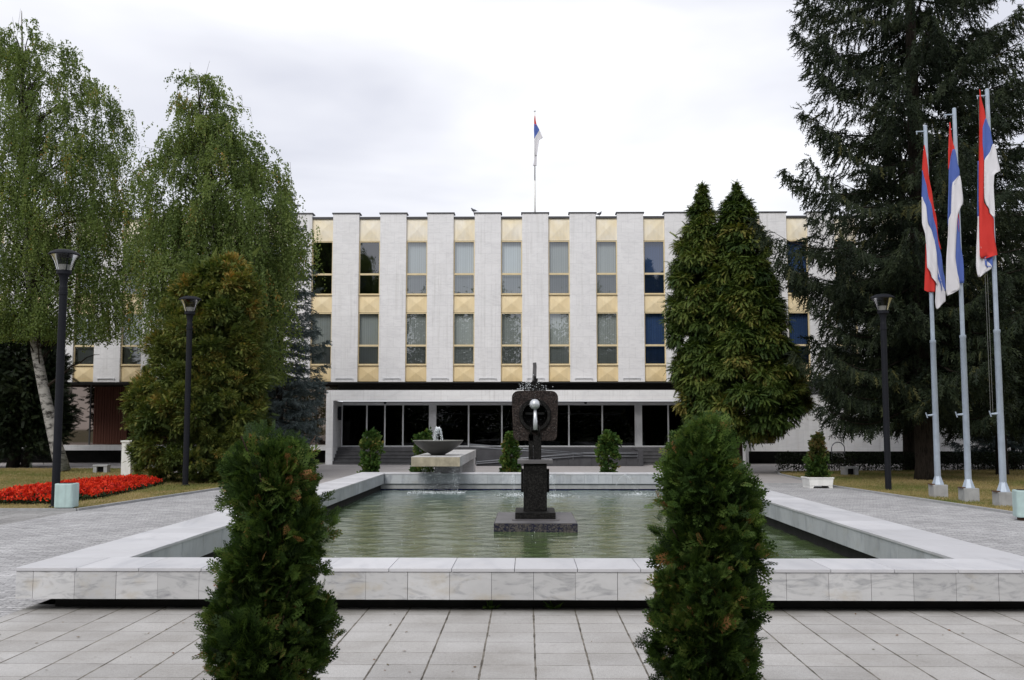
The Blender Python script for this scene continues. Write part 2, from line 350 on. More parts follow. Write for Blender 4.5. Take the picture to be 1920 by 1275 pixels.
# ------------------------------------------------------------------ mesh helpers
def tag(o, label, cat, group=None, kind=None):
    if label: o['label'] = label
    if cat: o['category'] = cat
    if group: o['group'] = group
    if kind: o['kind'] = kind
    return o
def empty(name, loc=(0, 0, 0), rz=0):
    o = bpy.data.objects.new(name, None); COL.objects.link(o); o.location = loc; o.rotation_euler = (0, 0, rz); o.empty_display_size = .3
    return o
class MB:
    def __init__(s): s.v = []; s.f = []; s.mi = []
    def add(s, vs, fs, mi=0):
        b = len(s.v); s.v += [tuple(v) for v in vs]
        for f in fs: s.f.append([b + i for i in f]); s.mi.append(mi)
        return s
    def box(s, x0, x1, y0, y1, z0, z1, mi=0, skip=''):
        v = [(x0, y0, z0), (x1, y0, z0), (x1, y1, z0), (x0, y1, z0), (x0, y0, z1), (x1, y0, z1), (x1, y1, z1), (x0, y1, z1)]
        f = dict(b=(0, 3, 2, 1), t=(4, 5, 6, 7), f=(0, 1, 5, 4), r=(1, 2, 6, 5), k=(2, 3, 7, 6), l=(3, 0, 4, 7))
        return s.add(v, [q for k, q in f.items() if k not in skip], mi)
    def rev(s, prof, n=24, c=(0, 0, 0), mi=0, caps=True, rot=None):
        vs = []; fs = []
        for r, z in prof:
            for k in range(n):
                a = 2 * math.pi * k / n; p = Vector((r * math.cos(a), r * math.sin(a), z))
                if rot: p = rot @ p
                vs.append((p.x + c[0], p.y + c[1], p.z + c[2]))
        for i in range(len(prof) - 1):
            for k in range(n):
                fs.append((i * n + k, i * n + (k + 1) % n, (i + 1) * n + (k + 1) % n, (i + 1) * n + k))
        if caps:
            fs.append(tuple(range(n - 1, -1, -1))); fs.append(tuple((len(prof) - 1) * n + k for k in range(n)))
        return s.add(vs, fs, mi)
    def tube(s, pts, rad, n=8, mi=0, caps=True):
        pts = [Vector(p) for p in pts]; m = len(pts)
        rad = rad if hasattr(rad, '__len__') else [rad] * m
        vs = []; fs = []
        for i, p in enumerate(pts):
            d = (pts[min(i + 1, m - 1)] - pts[max(i - 1, 0)])
            d = d.normalized() if d.length > 1e-9 else Vector((0, 0, 1))
            a = d.cross(Vector((0, 0, 1)) if abs(d.z) < .9 else Vector((1, 0, 0))).normalized(); b = d.cross(a)
            for k in range(n):
                t = 2 * math.pi * k / n
                vs.append(p + (a * math.cos(t) + b * math.sin(t)) * rad[i])
        for i in range(m - 1):
            for k in range(n): fs.append((i * n + k, i * n + (k + 1) % n, (i + 1) * n + (k + 1) % n, (i + 1) * n + k))
        if caps: fs.append(tuple(range(n - 1, -1, -1))); fs.append(tuple((m - 1) * n + k for k in range(n)))
        return s.add(vs, fs, mi)
    def prism(s, pts2, a0, a1, axis='y', mi=0):
        """extrude an outline: axis y -> pts are (x,z); axis x -> (y,z); axis z -> (x,y)"""
        n = len(pts2)
        g = {'y': lambda p, a: (p[0], a, p[1]), 'x': lambda p, a: (a, p[0], p[1]), 'z': lambda p, a: (p[0], p[1], a)}[axis]
        vs = [g(p, a0) for p in pts2] + [g(p, a1) for p in pts2]
        fs = [tuple(range(n)), tuple(range(2 * n - 1, n - 1, -1))] + [(i, n + i, n + (i + 1) % n, (i + 1) % n) for i in range(n)]
        return s.add(vs, fs, mi)
    def build(s, name, mats, parent=None, smooth=False, bevel=0, loc=None):
        me = bpy.data.meshes.new(name); me.from_pydata(s.v, [], s.f)
        for m in (mats if isinstance(mats, (list, tuple)) else [mats]): me.materials.append(m)
        me.polygons.foreach_set('material_index', s.mi)
        if smooth: me.polygons.foreach_set('use_smooth', [True] * len(s.f))
        import bmesh
        bm = bmesh.new(); bm.from_mesh(me); bmesh.ops.recalc_face_normals(bm, faces=bm.faces)
        if bevel: bmesh.ops.bevel(bm, geom=[e for e in bm.edges if e.calc_face_angle(0) > .6], offset=bevel, segments=2, profile=.6, affect='EDGES')
        bm.to_mesh(me); bm.free(); me.update()
        o = bpy.data.objects.new(name, me); COL.objects.link(o)
        if parent: o.parent = parent
        if loc: o.location = loc
        if smooth == 'auto': pass
        return o
def angle_smooth(o, deg=40):
    """smooth shading that keeps hard edges"""
    import bmesh
    me = o.data; bm = bmesh.new(); bm.from_mesh(me)
    for f in bm.faces: f.smooth = True
    for e in bm.edges: e.smooth = e.calc_face_angle(0) < R(deg)
    bm.to_mesh(me); bm.free(); return o
def quads(name, V, tint, mat, parent=None, smooth=False):
    """V (n,4,3) quads, tint (n,) -> one mesh object"""
    n = len(V); me = bpy.data.meshes.new(name)
    me.vertices.add(n * 4); me.vertices.foreach_set('co', np.ascontiguousarray(V, dtype=np.float32).ravel())
    me.loops.add(n * 4); me.loops.foreach_set('vertex_index', np.arange(n * 4, dtype=np.int32))
    me.polygons.add(n); me.polygons.foreach_set('loop_start', np.arange(0, n * 4, 4, dtype=np.int32))
    at_ = me.attributes.new('tint', 'FLOAT', 'FACE'); at_.data.foreach_set('value', np.clip(tint, 0, 1).astype(np.float32))
    me.materials.append(mat); me.update(calc_edges=True); me.validate()
    o = bpy.data.objects.new(name, me); COL.objects.link(o)
    if parent: o.parent = parent
    return o
def kite(p0, p1, w, perp, mid=.45):
    p0 = np.array(p0, float); p1 = np.array(p1, float); perp = np.array(perp, float)
    m = p0 + (p1 - p0) * mid
    return [p0, m - perp * w / 2, p1, m + perp * w / 2]
def frond(nb, w, droop=.12, sec=True, ang=40, length=.5):
    q = [kite((0, 0, 0), (1, 0, 0), w * 1.2, (0, 1, 0))]
    a = R(ang)
    for i in range(nb):
        t = .08 + .82 * i / nb; l = length * (1 - t) ** .75 + .10
        for sgn in (1, -1):
            d = np.array((math.cos(a), sgn * math.sin(a), 0.06)); pr = np.array((-sgn * math.sin(a), math.cos(a), 0))
            b = np.array((t, 0, 0)); e = b + d * l
            q.append(kite(b, e, w, pr))
            if sec and l > .16:
                for u in (.5,):
                    c = b + d * l * u
                    a2 = a + sgn * 0
                    for s2 in (1, -1):
                        an = sgn * a + s2 * R(38)
                        d2 = np.array((math.cos(an), math.sin(an), .05)); q.append(kite(c, c + d2 * l * .38, w * .8, (-d2[1], d2[0], 0)))
    q = np.array(q); q[..., 2] -= droop * q[..., 0] ** 2
    return q
def twig(nn, ln, w, flat=.7):
    """a needle-clothed twig along x"""
    q = [kite((0, 0, 0), (1, 0, 0), .10, (0, 1, 0)), kite((0, 0, 0), (1, 0, 0), .10, (0, 0, 1))]
    for i in range(nn):
        t = .05 + .9 * i / nn; a = i * 2.4
        r = np.array((0, math.cos(a), math.sin(a) * flat)); d = np.array((.75, 0, 0)) + r * .72; d /= np.linalg.norm(d)
        pr = np.cross(d, (0.3, .2, 1)); pr /= np.linalg.norm(pr)
        b = np.array((t, 0, 0)); q.append(kite(b, b + d * ln, w, pr))
    return np.array(q)
LEAF = np.array([kite((0, 0, 0), (1, 0, 0), .72, (0, 1, 0), .42)])
def norm(a): return a / np.maximum(np.linalg.norm(a, axis=-1, keepdims=True), 1e-9)
def scatter(T, pos, d, nrm, sc):
    ex = norm(d); ey = norm(np.cross(nrm, ex)); ez = np.cross(ex, ey)
    B = np.stack([ex, ey, ez], 1) * np.asarray(sc)[:, None, None]
    V = np.einsum('qvk,nkj->nqvj', T, B) + pos[:, None, None, :]
    return V.reshape(-1, 4, 3)
def clumps(rs, C, O, K, spread, T, size, wo=.7, wu=.4, wr=.5, flat=1.0, tint_s=.35, base_t=.5, jit=.12, upn=False, cs=None):
    """K sprays round every clump centre C with outward direction O"""
    n = len(C) * K
    Cc = np.repeat(C, K, 0); Oo = np.repeat(O, K, 0)
    off = rs.normal(size=(n, 3)) * (np.repeat(spread, K)[:, None] if hasattr(spread, '__len__') else spread); off[:, 2] *= flat
    pos = Cc + off
    d = Oo * wo + norm(off) * .35 + rs.normal(size=(n, 3)) * wr * .6; d[:, 2] += wu
    nr = rs.normal(size=(n, 3)) * (.35 if upn else 1) + np.array((0, 0, 1.0 if upn else 0))
    sc = rs.uniform(size[0], size[1], n)
    if cs is not None: sc = sc * np.repeat(cs, K)
    ct = np.repeat(rs.normal(size=len(C)) * tint_s * .5, K)
    t = base_t + ct + rs.normal(size=n) * jit
    tq = np.repeat(t, len(T)); return scatter(T, pos, d, nr, sc), tq + rs.normal(size=len(tq)) * .07
def prof(tab, z):
    tab = np.array(tab, float); return np.interp(z, tab[:, 0], tab[:, 1])

# ================================================================== THE SETTING
def sheet(name, x0, x1, y0, y1, z, mat):
    o = MB().add([(x0, y0, z), (x1, y0, z), (x1, y1, z), (x0, y1, z)], [(0, 1, 2, 3)]).build(name, mat); o['kind'] = 'structure'; return o
def poly(name, pts, z, mat):
    o = MB().add([(x, y, z) for x, y in pts], [tuple(range(len(pts)))]).build(name, mat); o['kind'] = 'structure'; return o
gnd = MB().add([(900 * math.cos(2 * math.pi * k / 48), 900 * math.sin(2 * math.pi * k / 48), -.9) for k in range(48)], [tuple(range(48))])
gnd.build('ground', M['ground'])['kind'] = 'structure'
PX0, PX1, PY0, PY1 = -4.92, 5.18, 9.80, 30.3     # outside of the pool coping
IN = .28                                          # recess of the plinth
# paving in front, and textured paving around the pool (the basin is left open)
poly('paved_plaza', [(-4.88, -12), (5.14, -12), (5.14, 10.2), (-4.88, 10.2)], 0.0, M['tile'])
KL = [(-9.44, 18.2), (-9.42, 21.4), (-8.61, 28.9), (-8.5, 40)]
KR = [(9.95, 18.0), (9.83, 20.4), (8.95, 29.9), (9.25, 37.7), (9.6, 40)]
poly('walkway', [(-14, -12), (-4.88, -12), (-4.88, 31.2), (-8.6, 31.2), (-8.61, 28.9), (-9.42, 21.4), (-9.44, 18.2), (-14, 18.2)], 0.0, M['sett'])
poly('walkway', [(5.14, -12), (14, -12), (14, 18.0), (9.95, 18.0), (9.83, 20.4), (8.95, 29.9), (8.97, 31.2), (5.14, 31.2)], 0.0, M['sett'])
poly('walkway', [(-4.88, 29.9), (5.14, 29.9), (5.14, 31.2), (-4.88, 31.2)], 0.0, M['sett'])
poly('side_path', [(-60, 18.2), (-9.44, 18.2), (-9.42, 21.35), (-60, 21.35)], -.004, M['slab_path'])
poly('side_path', [(14, -12), (60, -12), (60, 18), (14, 18)], -.004, M['sett'])
poly('side_path', [(-60, -12), (-14, -12), (-14, 18.2), (-60, 18.2)], -.004, M['sett'])
poly('road', [(-70, 31.2), (70, 31.2), (70, 54), (-70, 54)], -.006, M['road'])
LL = [(-60, 21.35), (-9.5, 21.35), (-8.69, 28.9), (-8.62, 33.6), (-13.4, 38), (-14.4, 42.3), (-60, 42.3)]
LR = [(10.0, 18.0), (60, 18.0), (60, 42.5), (16, 41), (9.75, 39.8), (9.33, 37.7), (9.03, 29.9), (9.91, 20.4)]
poly('lawn', LL, .025, M['lawn']); poly('lawn', LR, .025, M['lawn'])
def kerb(pts, wd=.08):
    mb = MB(); n = len(pts)
    for i in range(n - 1):
        a, b = Vector((*pts[i], 0)), Vector((*pts[i + 1], 0)); t = (b - a).normalized(); s = Vector((-t.y, t.x, 0)) * wd / 2
        vs = [a - s, b - s, b + s, a + s]
        mb.add([(v.x, v.y, -.05) for v in vs] + [(v.x, v.y, .05) for v in vs], [(4, 5, 6, 7), (0, 1, 5, 4), (1, 2, 6, 5), (2, 3, 7, 6), (3, 0, 4, 7)])
    mb.build('kerb', M['concrete'])['kind'] = 'structure'
kerb([(-30, 21.38), (-9.46, 21.38), (-8.65, 28.9), (-8.58, 33.6)])
kerb([(9.97, 18.0), (9.87, 20.4), (8.99, 29.9), (9.29, 37.7), (9.7, 39.8)])
kerb([(-12, 18.17), (-9.46, 18.17)])
# dark joint across the right walkway beside the planter
kerb([(5.3, 31.2), (8.9, 31.2)], .05)

# ================================================================== POOL
pool = empty('fountain_pool', (0.13, 20, 0)); tag(pool, 'large rectangular fountain pool with white marble rim filling the middle of the plaza', 'pool')
def P_(mb, name, mat, parent, **k):
    """build in world coordinates, then hang under a parent standing at its own place"""
    o = mb.build(name, mat, None, **k); o.parent = parent
    o.matrix_parent_inverse = Matrix.Translation(parent.location).inverted()
    return o
rng = random.Random(3)
cop = MB(); fac = MB(); inn = MB()
ZT, ZB, W = .412, .118, .80
g = .0025
def cbox(x0, x1, y0, y1):
    dz = rng.uniform(-.0015, .0015)
    cop.box(x0 + g, x1 - g, y0 + g, y1 - g, ZT - .032, ZT + dz)
x = PX0
while x < PX1 - .05:
    x2 = min(x + .6, PX1); 
    if PX1 - x2 < .2: x2 = PX1
    cbox(x, x2, PY0, PY0 + W); cbox(x, x2, PY1 - W, PY1); x = x2
y = PY0 + W
while y < PY1 - W - .01:
    y2 = min(y + .6, PY1 - W)
    if PY1 - W - y2 < .2: y2 = PY1 - W
    cbox(PX0, PX0 + W, y, y2); cbox(PX1 - W, PX1, y, y2); y = y2
o_ = .014; th = .03
def fbox(x0, x1, y0, y1, mb): 
    e = rng.uniform(-.001, .001); mb.box(x0 + e, x1 + e, y0 + e, y1 + e, ZB, ZT - .034)
x = -4.74 - .0
xs = [PX0 + o_] + [.06 + .4 * k for k in range(-12, 13) if PX0 + .1 < .06 + .4 * k < PX1 - .1] + [PX1 - o_]
for a, b in zip(xs[:-1], xs[1:]):
    fbox(a + .0018, b - .0018, PY0 + o_, PY0 + o_ + th, fac); fbox(a + .0018, b - .0018, PY1 - o_ - th, PY1 - o_, fac)
xs2 = [v for v in xs if PX0 + W < v < PX1 - W]; xs2 = [PX0 + W - o_] + xs2 + [PX1 - W + o_]
for a, b in zip(xs2[:-1], xs2[1:]):
    fbox(a + .0018, b - .0018, PY0 + W - o_ - th, PY0 + W - o_, inn); fbox(a + .0018, b - .0018, PY1 - W + o_, PY1 - W + o_ + th, inn)
ys = [PY0 + .05 + .4 * k for k in range(0, 52) if PY0 + .05 + .4 * k < PY1 - .2] + [PY1 - .05]
for a, b in zip(ys[:-1], ys[1:]):
    fbox(PX0 + o_, PX0 + o_ + th, a + .0018, b - .0018, fac); fbox(PX1 - o_ - th, PX1 - o_, a + .0018, b - .0018, fac)
    if a > PY0 + W - .1 and b < PY1 - W + .15:
        fbox(PX0 + W - o_ - th, PX0 + W - o_, a + .0018, b - .0018, inn); fbox(PX1 - W + o_, PX1 - W + o_ + th, a + .0018, b - .0018, inn)
P_(cop, 'coping', M['marble_coping'], pool, bevel=.004)
P_(fac, 'outer_facing', M['marble_face'], pool); P_(inn, 'inner_facing', M['marble_inner'], pool)
pl = MB()
a, b = IN, W - .12
zt = ZT - .035
# rim core (fills between the facings) and the recessed dark plinth under it
for (x0, x1, y0, y1) in ((PX0 + .05, PX1 - .05, PY0 + .05, PY0 + W - .05), (PX0 + .05, PX1 - .05, PY1 - W + .05, PY1 - .05)):
    pl.box(x0, x1, y0, y1, ZB + .003, zt)
for (x0, x1) in ((PX0 + .05, PX0 + W - .05), (PX1 - W + .05, PX1 - .05)):
    pl.box(x0, x1, PY0 + W - .05, PY1 - W + .05, ZB + .003, zt)
for (x0, x1, y0, y1) in ((PX0 + a, PX1 - a, PY0 + a, PY0 + b), (PX0 + a, PX1 - a, PY1 - b, PY1 - a)):
    pl.box(x0, x1, y0, y1, -.6, ZB + .003)
for (x0, x1) in ((PX0 + a, PX0 + b), (PX1 - b, PX1 - a)):
    pl.box(x0, x1, PY0 + b, PY1 - b, -.6, ZB + .003)
P_(pl, 'plinth', M['shade_conc'], pool)
bl = MB()
bl.box(PX0 + b, PX1 - b, PY1 - b - .02, PY1 - b - .003, -.2, -.005)
P_(bl, 'tile_band', M['blue_line'], pool)
gl_ = MB().box(PX0 + b, PX1 - b, PY1 - b - .06, PY1 - b - .022, -.03, .115)
# grey wall seen under the far rim, above the water
P_(gl_, 'back_ledge', M['concrete'], pool)
# water: a real rippled sheet
nx, ny = 240, 460
xsn = np.linspace(PX0 + b + .001, PX1 - b - .001, nx); ysn = np.linspace(PY0 + b + .001, PY1 - b - .001, ny)
gx, gy = np.meshgrid(xsn, ysn)
rs = np.random.RandomState(5)
gz = np.zeros_like(gx)
for k in range(26):
    an = rs.uniform(-.75, .75) + math.pi / 2; fq = rs.uniform(6, 23); gz += .0135 / fq * np.sin(fq * (gx * math.cos(an) + gy * math.sin(an)) + rs.uniform(0, 6))
for cx, cyy in ((-2.55, 28.3), (-.35, 26.8), (.72, 26.6), (2.85, 27.2)):
    d = np.hypot(gx - cx, gy - cyy); gz += .008 * np.sin(d * 16) * np.exp(-d * .9)
me = bpy.data.meshes.new('water')
idx = np.arange(nx * ny).reshape(ny, nx)
me.from_pydata(np.stack([gx, gy, gz - .065], -1).reshape(-1, 3).tolist(), [], np.stack([idx[:-1, :-1], idx[:-1, 1:], idx[1:, 1:], idx[1:, :-1]], -1).reshape(-1, 4).tolist())
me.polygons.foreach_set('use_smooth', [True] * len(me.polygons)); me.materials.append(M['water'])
o = bpy.data.objects.new('water', me); COL.objects.link(o); o['kind'] = 'structure'

# ------------------------------------------------------------------ droplets
OCT_V = np.array([(1, 0, 0), (0, 1, 0), (-1, 0, 0), (0, -1, 0), (0, 0, 1), (0, 0, -1)], float)
OCT_F = [(0, 1, 4), (1, 2, 4), (2, 3, 4), (3, 0, 4), (1, 0, 5), (2, 1, 5), (3, 2, 5), (0, 3, 5)]
def drops(name, pts, rad, label, cat, stretch=1.0, group=None, kind=None):
    pts = np.asarray(pts, float); rad = np.broadcast_to(np.asarray(rad, float), (len(pts),))
    sc = OCT_V * np.array((1, 1, stretch))
    V = (pts[:, None, :] + sc[None] * rad[:, None, None]).reshape(-1, 3)
    F = (np.arange(len(pts))[:, None, None] * 6 + np.array(OCT_F)[None]).reshape(-1, 3)
    me = bpy.data.meshes.new(name); me.from_pydata(V.tolist(), [], F.tolist()); me.materials.append(M['drop'])
    me.polygons.foreach_set('use_smooth', [True] * len(me.polygons))
    o = bpy.data.objects.new(name, me); COL.objects.link(o); tag(o, label, cat, group, kind); return o
rs = np.random.RandomState(11)
jets = [((.0 - .45), 29.45, -.32, 26.9, 'thin water jet arcing into the pool left of the sculpture'),
        (.62, 29.45, .72, 26.6, 'thin splashing water jet falling just right of the sculpture'),
        (2.55, 29.45, 2.95, 27.2, 'thin water jet falling beside the right foreground thuja, far from the sculpture')]
for x0, y0, x1, y1, lab in jets:
    n = 300; t = rs.uniform(0, 1, n) ** .8
    p = np.stack([x0 + (x1 - x0) * t, y0 + (y1 - y0) * t, .05 + .55 * 4 * t * (1 - t) * .75 - .1 * t], 1) + rs.normal(size=(n, 3)) * (.008 + .035 * t[:, None] ** 2)
    m_ = 260; ang = rs.uniform(0, 6.28, m_); rr = np.abs(rs.normal(size=m_)) * .28
    q = np.stack([x1 + rr * np.cos(ang), y1 + rr * np.sin(ang) * 1.2, -.055 + np.abs(rs.normal(size=m_)) * .03], 1)
    drops('water_jet', np.concatenate([p, q]), np.concatenate([rs.uniform(.002, .006, n), rs.uniform(.004, .010, m_)]), lab, 'water jet', 1.4, 'water jets along the far rim')

# ================================================================== SCULPTURE
sc_ = empty('fountain_sculpture', (.15, 19.0, 0)); tag(sc_, 'dark abstract fountain sculpture with a pierced rounded slab and a steel ball', 'sculpture')
cx, cy0 = .15, 19.2
P_(MB().box(cx - .73, cx + .73, 17.85, 20.15, -.3, .075), 'base_slab', [M['blue_mosaic']], sc_, bevel=.006)
P_(MB().box(cx - .715, cx + .715, 17.87, 20.13, .076, .086), 'top_sheet', M['slab_dark'], sc_)
P_(MB().box(cx - .42, cx + .43, 18.35, 19.75, .087, .102), 'thin_plate', M['slab_dark'], sc_)
P_(MB().box(cx - .365, cx + .365, 18.45, 19.65, .103, .215), 'lower_tier', M['wet_stone'], sc_, bevel=.006)
P_(MB().box(cx - .215, cx + .215, 18.8, 19.45, .216, 1.08), 'pedestal', M['wet_stone'], sc_, bevel=.006)
for s_ in (-1, 1): P_(MB().box(min(cx + s_ * .217, cx + s_ * .262), max(cx + s_ * .217, cx + s_ * .262), 18.95, 19.3, .55, .97), 'side_fin', M['wet_stone'], sc_)
P_(MB().box(cx - .325, cx + .325, 18.75, 19.5, 1.081, 1.150), 'cross_slab', M['slab_dark'], sc_, bevel=.005)
P_(MB().box(cx - .12, cx - .035, 19.0, 19.3, 1.151, 1.62), 'neck_post', M['wet_stone'], sc_)
P_(MB().box(cx - .03, cx + .115, 18.95, 19.3, 1.151, 1.60), 'neck_post', M['wet_stone'], sc_)
# rounded slab with a round hole, real thickness
def outline(n=96):
    hw, z0, z1, rt = .435, 1.49, 2.43, .13
    pts = []
    for (ccx, ccz, a0, r_) in ((hw - rt, z1 - rt, 0, rt), (-hw + rt, z1 - rt, 90, rt), (-hw + rt * .9, z0 + .10, 180, .09), (hw - rt * .9, z0 + .10, 270, .09)):
        for k in range(9):
            a = R(a0 + 90 * k / 8); pts.append((cx + ccx + r_ * math.cos(a), ccz + r_ * math.sin(a)))
    return pts
def ring_plate(y0, y1, hole_r, hc, outer):
    """plate outline 'outer' with a circular hole, both resampled by angle round the hole centre"""
    n = 72; po = []
    m_ = len(outer)
    for k in range(n):
        a = 2 * math.pi * k / n; d = Vector((math.cos(a), math.sin(a))); best = 0
        for i in range(m_):
            p = Vector(outer[i]) - Vector(hc); q = Vector(outer[(i + 1) % m_]) - Vector(hc); e = q - p
            den = d.x * e.y - d.y * e.x
            if abs(den) < 1e-9: continue
            t = (p.x * e.y - p.y * e.x) / den; u = (p.x * d.y - p.y * d.x) / den
            if t > 0 and -1e-6 <= u <= 1 + 1e-6: best = max(best, t)
        po.append((hc[0] + d.x * best, hc[1] + d.y * best))
    pi = [(hc[0] + hole_r * math.cos(2 * math.pi * k / n), hc[1] + hole_r * math.sin(2 * math.pi * k / n)) for k in range(n)]
    vs = [(p[0], y0, p[1]) for p in po] + [(p[0], y0, p[1]) for p in pi] + [(p[0], y1, p[1]) for p in po] + [(p[0], y1, p[1]) for p in pi]
    fs = []
    for k in range(n):
        j = (k + 1) % n
        fs += [(k, j, n + j, n + k), (2 * n + k, 3 * n + k, 3 * n + j, 2 * n + j), (k, 2 * n + k, 2 * n + j, j), (n + k, n + j, 3 * n + j, 3 * n + k)]
    return MB().add(vs, fs)
HC = (cx, 1.975)
angle_smooth(P_(ring_plate(19.0, 19.32, .235, HC, outline()), 'pierced_slab', M['pebble'], sc_))
rim = MB().rev([(.235, 0), (.305, 0), (.29, .05), (.235, .05), (.235, 0)], 48, (HC[0], 18.998, HC[1]), rot=Matrix.Rotation(R(90), 3, 'X'), caps=False)
angle_smooth(P_(rim, 'hole_rim', M['wet_stone'], sc_))
P_(MB().rev([(.232, 0), (.232, .02)], 40, (HC[0], 19.30, HC[1]), rot=Matrix.Rotation(R(90), 3, 'X')), 'hole_backing', M['wet_stone'], sc_)
P_(MB().box(cx - .18, cx + .18, 19.2, 19.24, 1.99, 2.03), 'cross_bar', M['slab_dark'], sc_)
P_(MB().tube([(cx + .005, 18.9, 1.70), (cx + .005, 18.9, 1.85), (cx, 18.9, 2.12)], [.044, .04, .026], 12), 'ball_rod', M['steel_ball'], sc_, smooth=True)
ball = MB(); 
prf = [(.0005, -.1)] + [(.1 * math.sin(math.pi * k / 10), -.1 * math.cos(math.pi * k / 10)) for k in range(1, 10)] + [(.0005, .1)]
ball.rev(prf, 12, (cx - .005, 18.88, 2.175), rot=Matrix.Rotation(R(70), 3, 'X'))
P_(ball, 'steel_ball', M['steel_ball'], sc_)
for s_ in (-1, 1): P_(MB().tube([(cx + s_ * .075, 18.92, 1.60), (cx + s_ * .08, 18.92, 1.74), (cx + s_ * .06, 18.94, 1.79)], [.022, .018, .012], 8), 'ball_bracket', M['wet_stone'], sc_, smooth=True)
P_(MB().prism([(cx - .055, 2.40), (cx + .035, 2.40), (cx + .03, 2.7), (cx + .035, 2.90), (cx + .028, 2.972), (cx - .038, 2.965), (cx - .035, 2.9), (cx - .045, 2.7)], 19.12, 19.2), 'spout', M['slab_dark'], sc_, bevel=.008)
rs = np.random.RandomState(21); fin = MB()
for k in range(11):
    q_ = (k - 5) / 5; fx = cx + q_ * .19; hgt = .05 + .19 * math.exp(-(q_ / .45) ** 2) + rs.uniform(-.02, .045)
    fin.box(fx - .0155, fx + .0155, 19.05 + rs.uniform(0, .05), 19.24 - rs.uniform(0, .05), 2.425, 2.43 + hgt)
P_(fin, 'spout_fins', M['wet_stone'], sc_)
n = 200; t = rs.uniform(0, 1, n); s_ = rs.normal(size=n)
p = np.stack([cx - .02 + s_ * .14 * (.4 + t), 19.15 + rs.normal(size=n) * .08, 2.44 + np.abs(rs.normal(size=n)) * .16 * np.exp(-(s_ * .6) ** 2)], 1)
p2 = np.stack([cx + rs.uniform(-.42, .42, 110), 18.985 + rs.normal(size=110) * .008, rs.uniform(1.5, 2.43, 110)], 1)
pz = np.stack([cx - .3 + rs.uniform(0, .3, 60), 19.1 + rs.normal(size=60) * .1, 2.45 + rs.uniform(0, .15, 60)], 1)
drops('water_spray', np.concatenate([p, p2, pz]), np.concatenate([rs.uniform(.003, .0085, n), rs.uniform(.0015, .003, 110), rs.uniform(.004, .007, 60)]), 'fine splashing water over the top of the dark sculpture', 'water spray', 1.6)

# ================================================================== BOWL FOUNTAIN
tb = empty('stone_table', (-2.53, 31, 0)); tag(tb, 'long pale stone block reaching over the far pool rim, with a stained front edge', 'stone block')
P_(MB().box(-3.22, -1.86, 28.32, 37.2, .655, .925), 'table_slab', M['pale_stone'], tb, bevel=.006)
P_(MB().box(-3.215, -1.865, 28.295, 28.319, .66, .915), 'front_panel', simple('stained_front', (.36, .32, .24), .8, .2, 0, .35, 5, .2, .4), tb)
P_(MB().box(-2.75, -2.0, 30.4, 31.6, -.1, .654), 'support', M['concrete'], tb)
P_(MB().box(-2.3, -1.87, 35.8, 36.9, -.1, .654), 'support', M['pale_stone'], tb)
bw = empty('fountain_bowl', (-2.62, 29.95, .926)); tag(bw, 'wide dark shallow fountain bowl standing on the pale stone block', 'bowl')
prf = [(.20, 0), (.22, .03), (.36, .10), (.52, .20), (.65, .31), (.735, .415), (.74, .425), (.71, .425), (.62, .32), (.48, .24), (.2, .16), (.001, .15)]
o = MB().rev(prf, 56, (0, 0, 0)).build('basin', M['bowl'], bw); angle_smooth(o, 50)
MB().rev([(.725, .419), (.742, .419), (.745, .436), (.722, .436), (.725, .419)], 56, caps=False).build('bowl_rim', simple('pale_rim', (.25, .25, .23), .5, .4), bw, smooth=True)  # rim paler than the basin
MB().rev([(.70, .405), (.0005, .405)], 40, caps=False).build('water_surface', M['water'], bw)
rs = np.random.RandomState(9); pts = []
for k in range(9):
    a = 2 * math.pi * k / 9 + .3; R1 = rs.uniform(.12, .26)
    t = np.linspace(0, 1, 42) + rs.uniform(-.01, .01, 42); h = rs.uniform(.36, .42)
    pts.append(np.stack([-2.62 + math.cos(a) * R1 * t, 29.95 + math.sin(a) * R1 * t, 1.33 + h * (1 - (1.6 * t - .6) ** 2) * 1.0 ], 1) + rs.normal(size=(42, 3)) * .006)
pts = np.concatenate(pts); pts = pts[pts[:, 2] > 1.31]
drops('bowl_jet', pts, rs.uniform(.006, .013, len(pts)), 'small white water jet bubbling up from the dark bowl', 'water jet', 1.8)
n = 520
p = np.stack([rs.uniform(-2.95, -1.85, n), 28.3 + rs.normal(size=n) * .06, rs.uniform(-.05, .655, n)], 1)
p[:120, 0] = -2.0 + rs.normal(size=120) * .05
q = np.stack([rs.uniform(-3.3, -1.7, 420), 28.2 + rs.normal(size=420) * .25, -.058 + np.abs(rs.normal(size=420)) * .012], 1)
drops('dripping_water', np.concatenate([p, q]), np.concatenate([rs.uniform(.002, .006, n), rs.uniform(.004, .009, 420)]), 'thin curtain of water dripping from the stone block into the pool', 'dripping water', 2.2)
# light ripples and flecks on the water
n = 380
q = np.stack([rs.uniform(-3.9, 4.1, n), rs.uniform(12, 28, n), -.062 + rs.uniform(0, .006, n)], 1)
drops('water_flecks', q, rs.uniform(.003, .007, n), 'scattered white flecks on the pool water', 'water flecks', 1, kind='stuff')

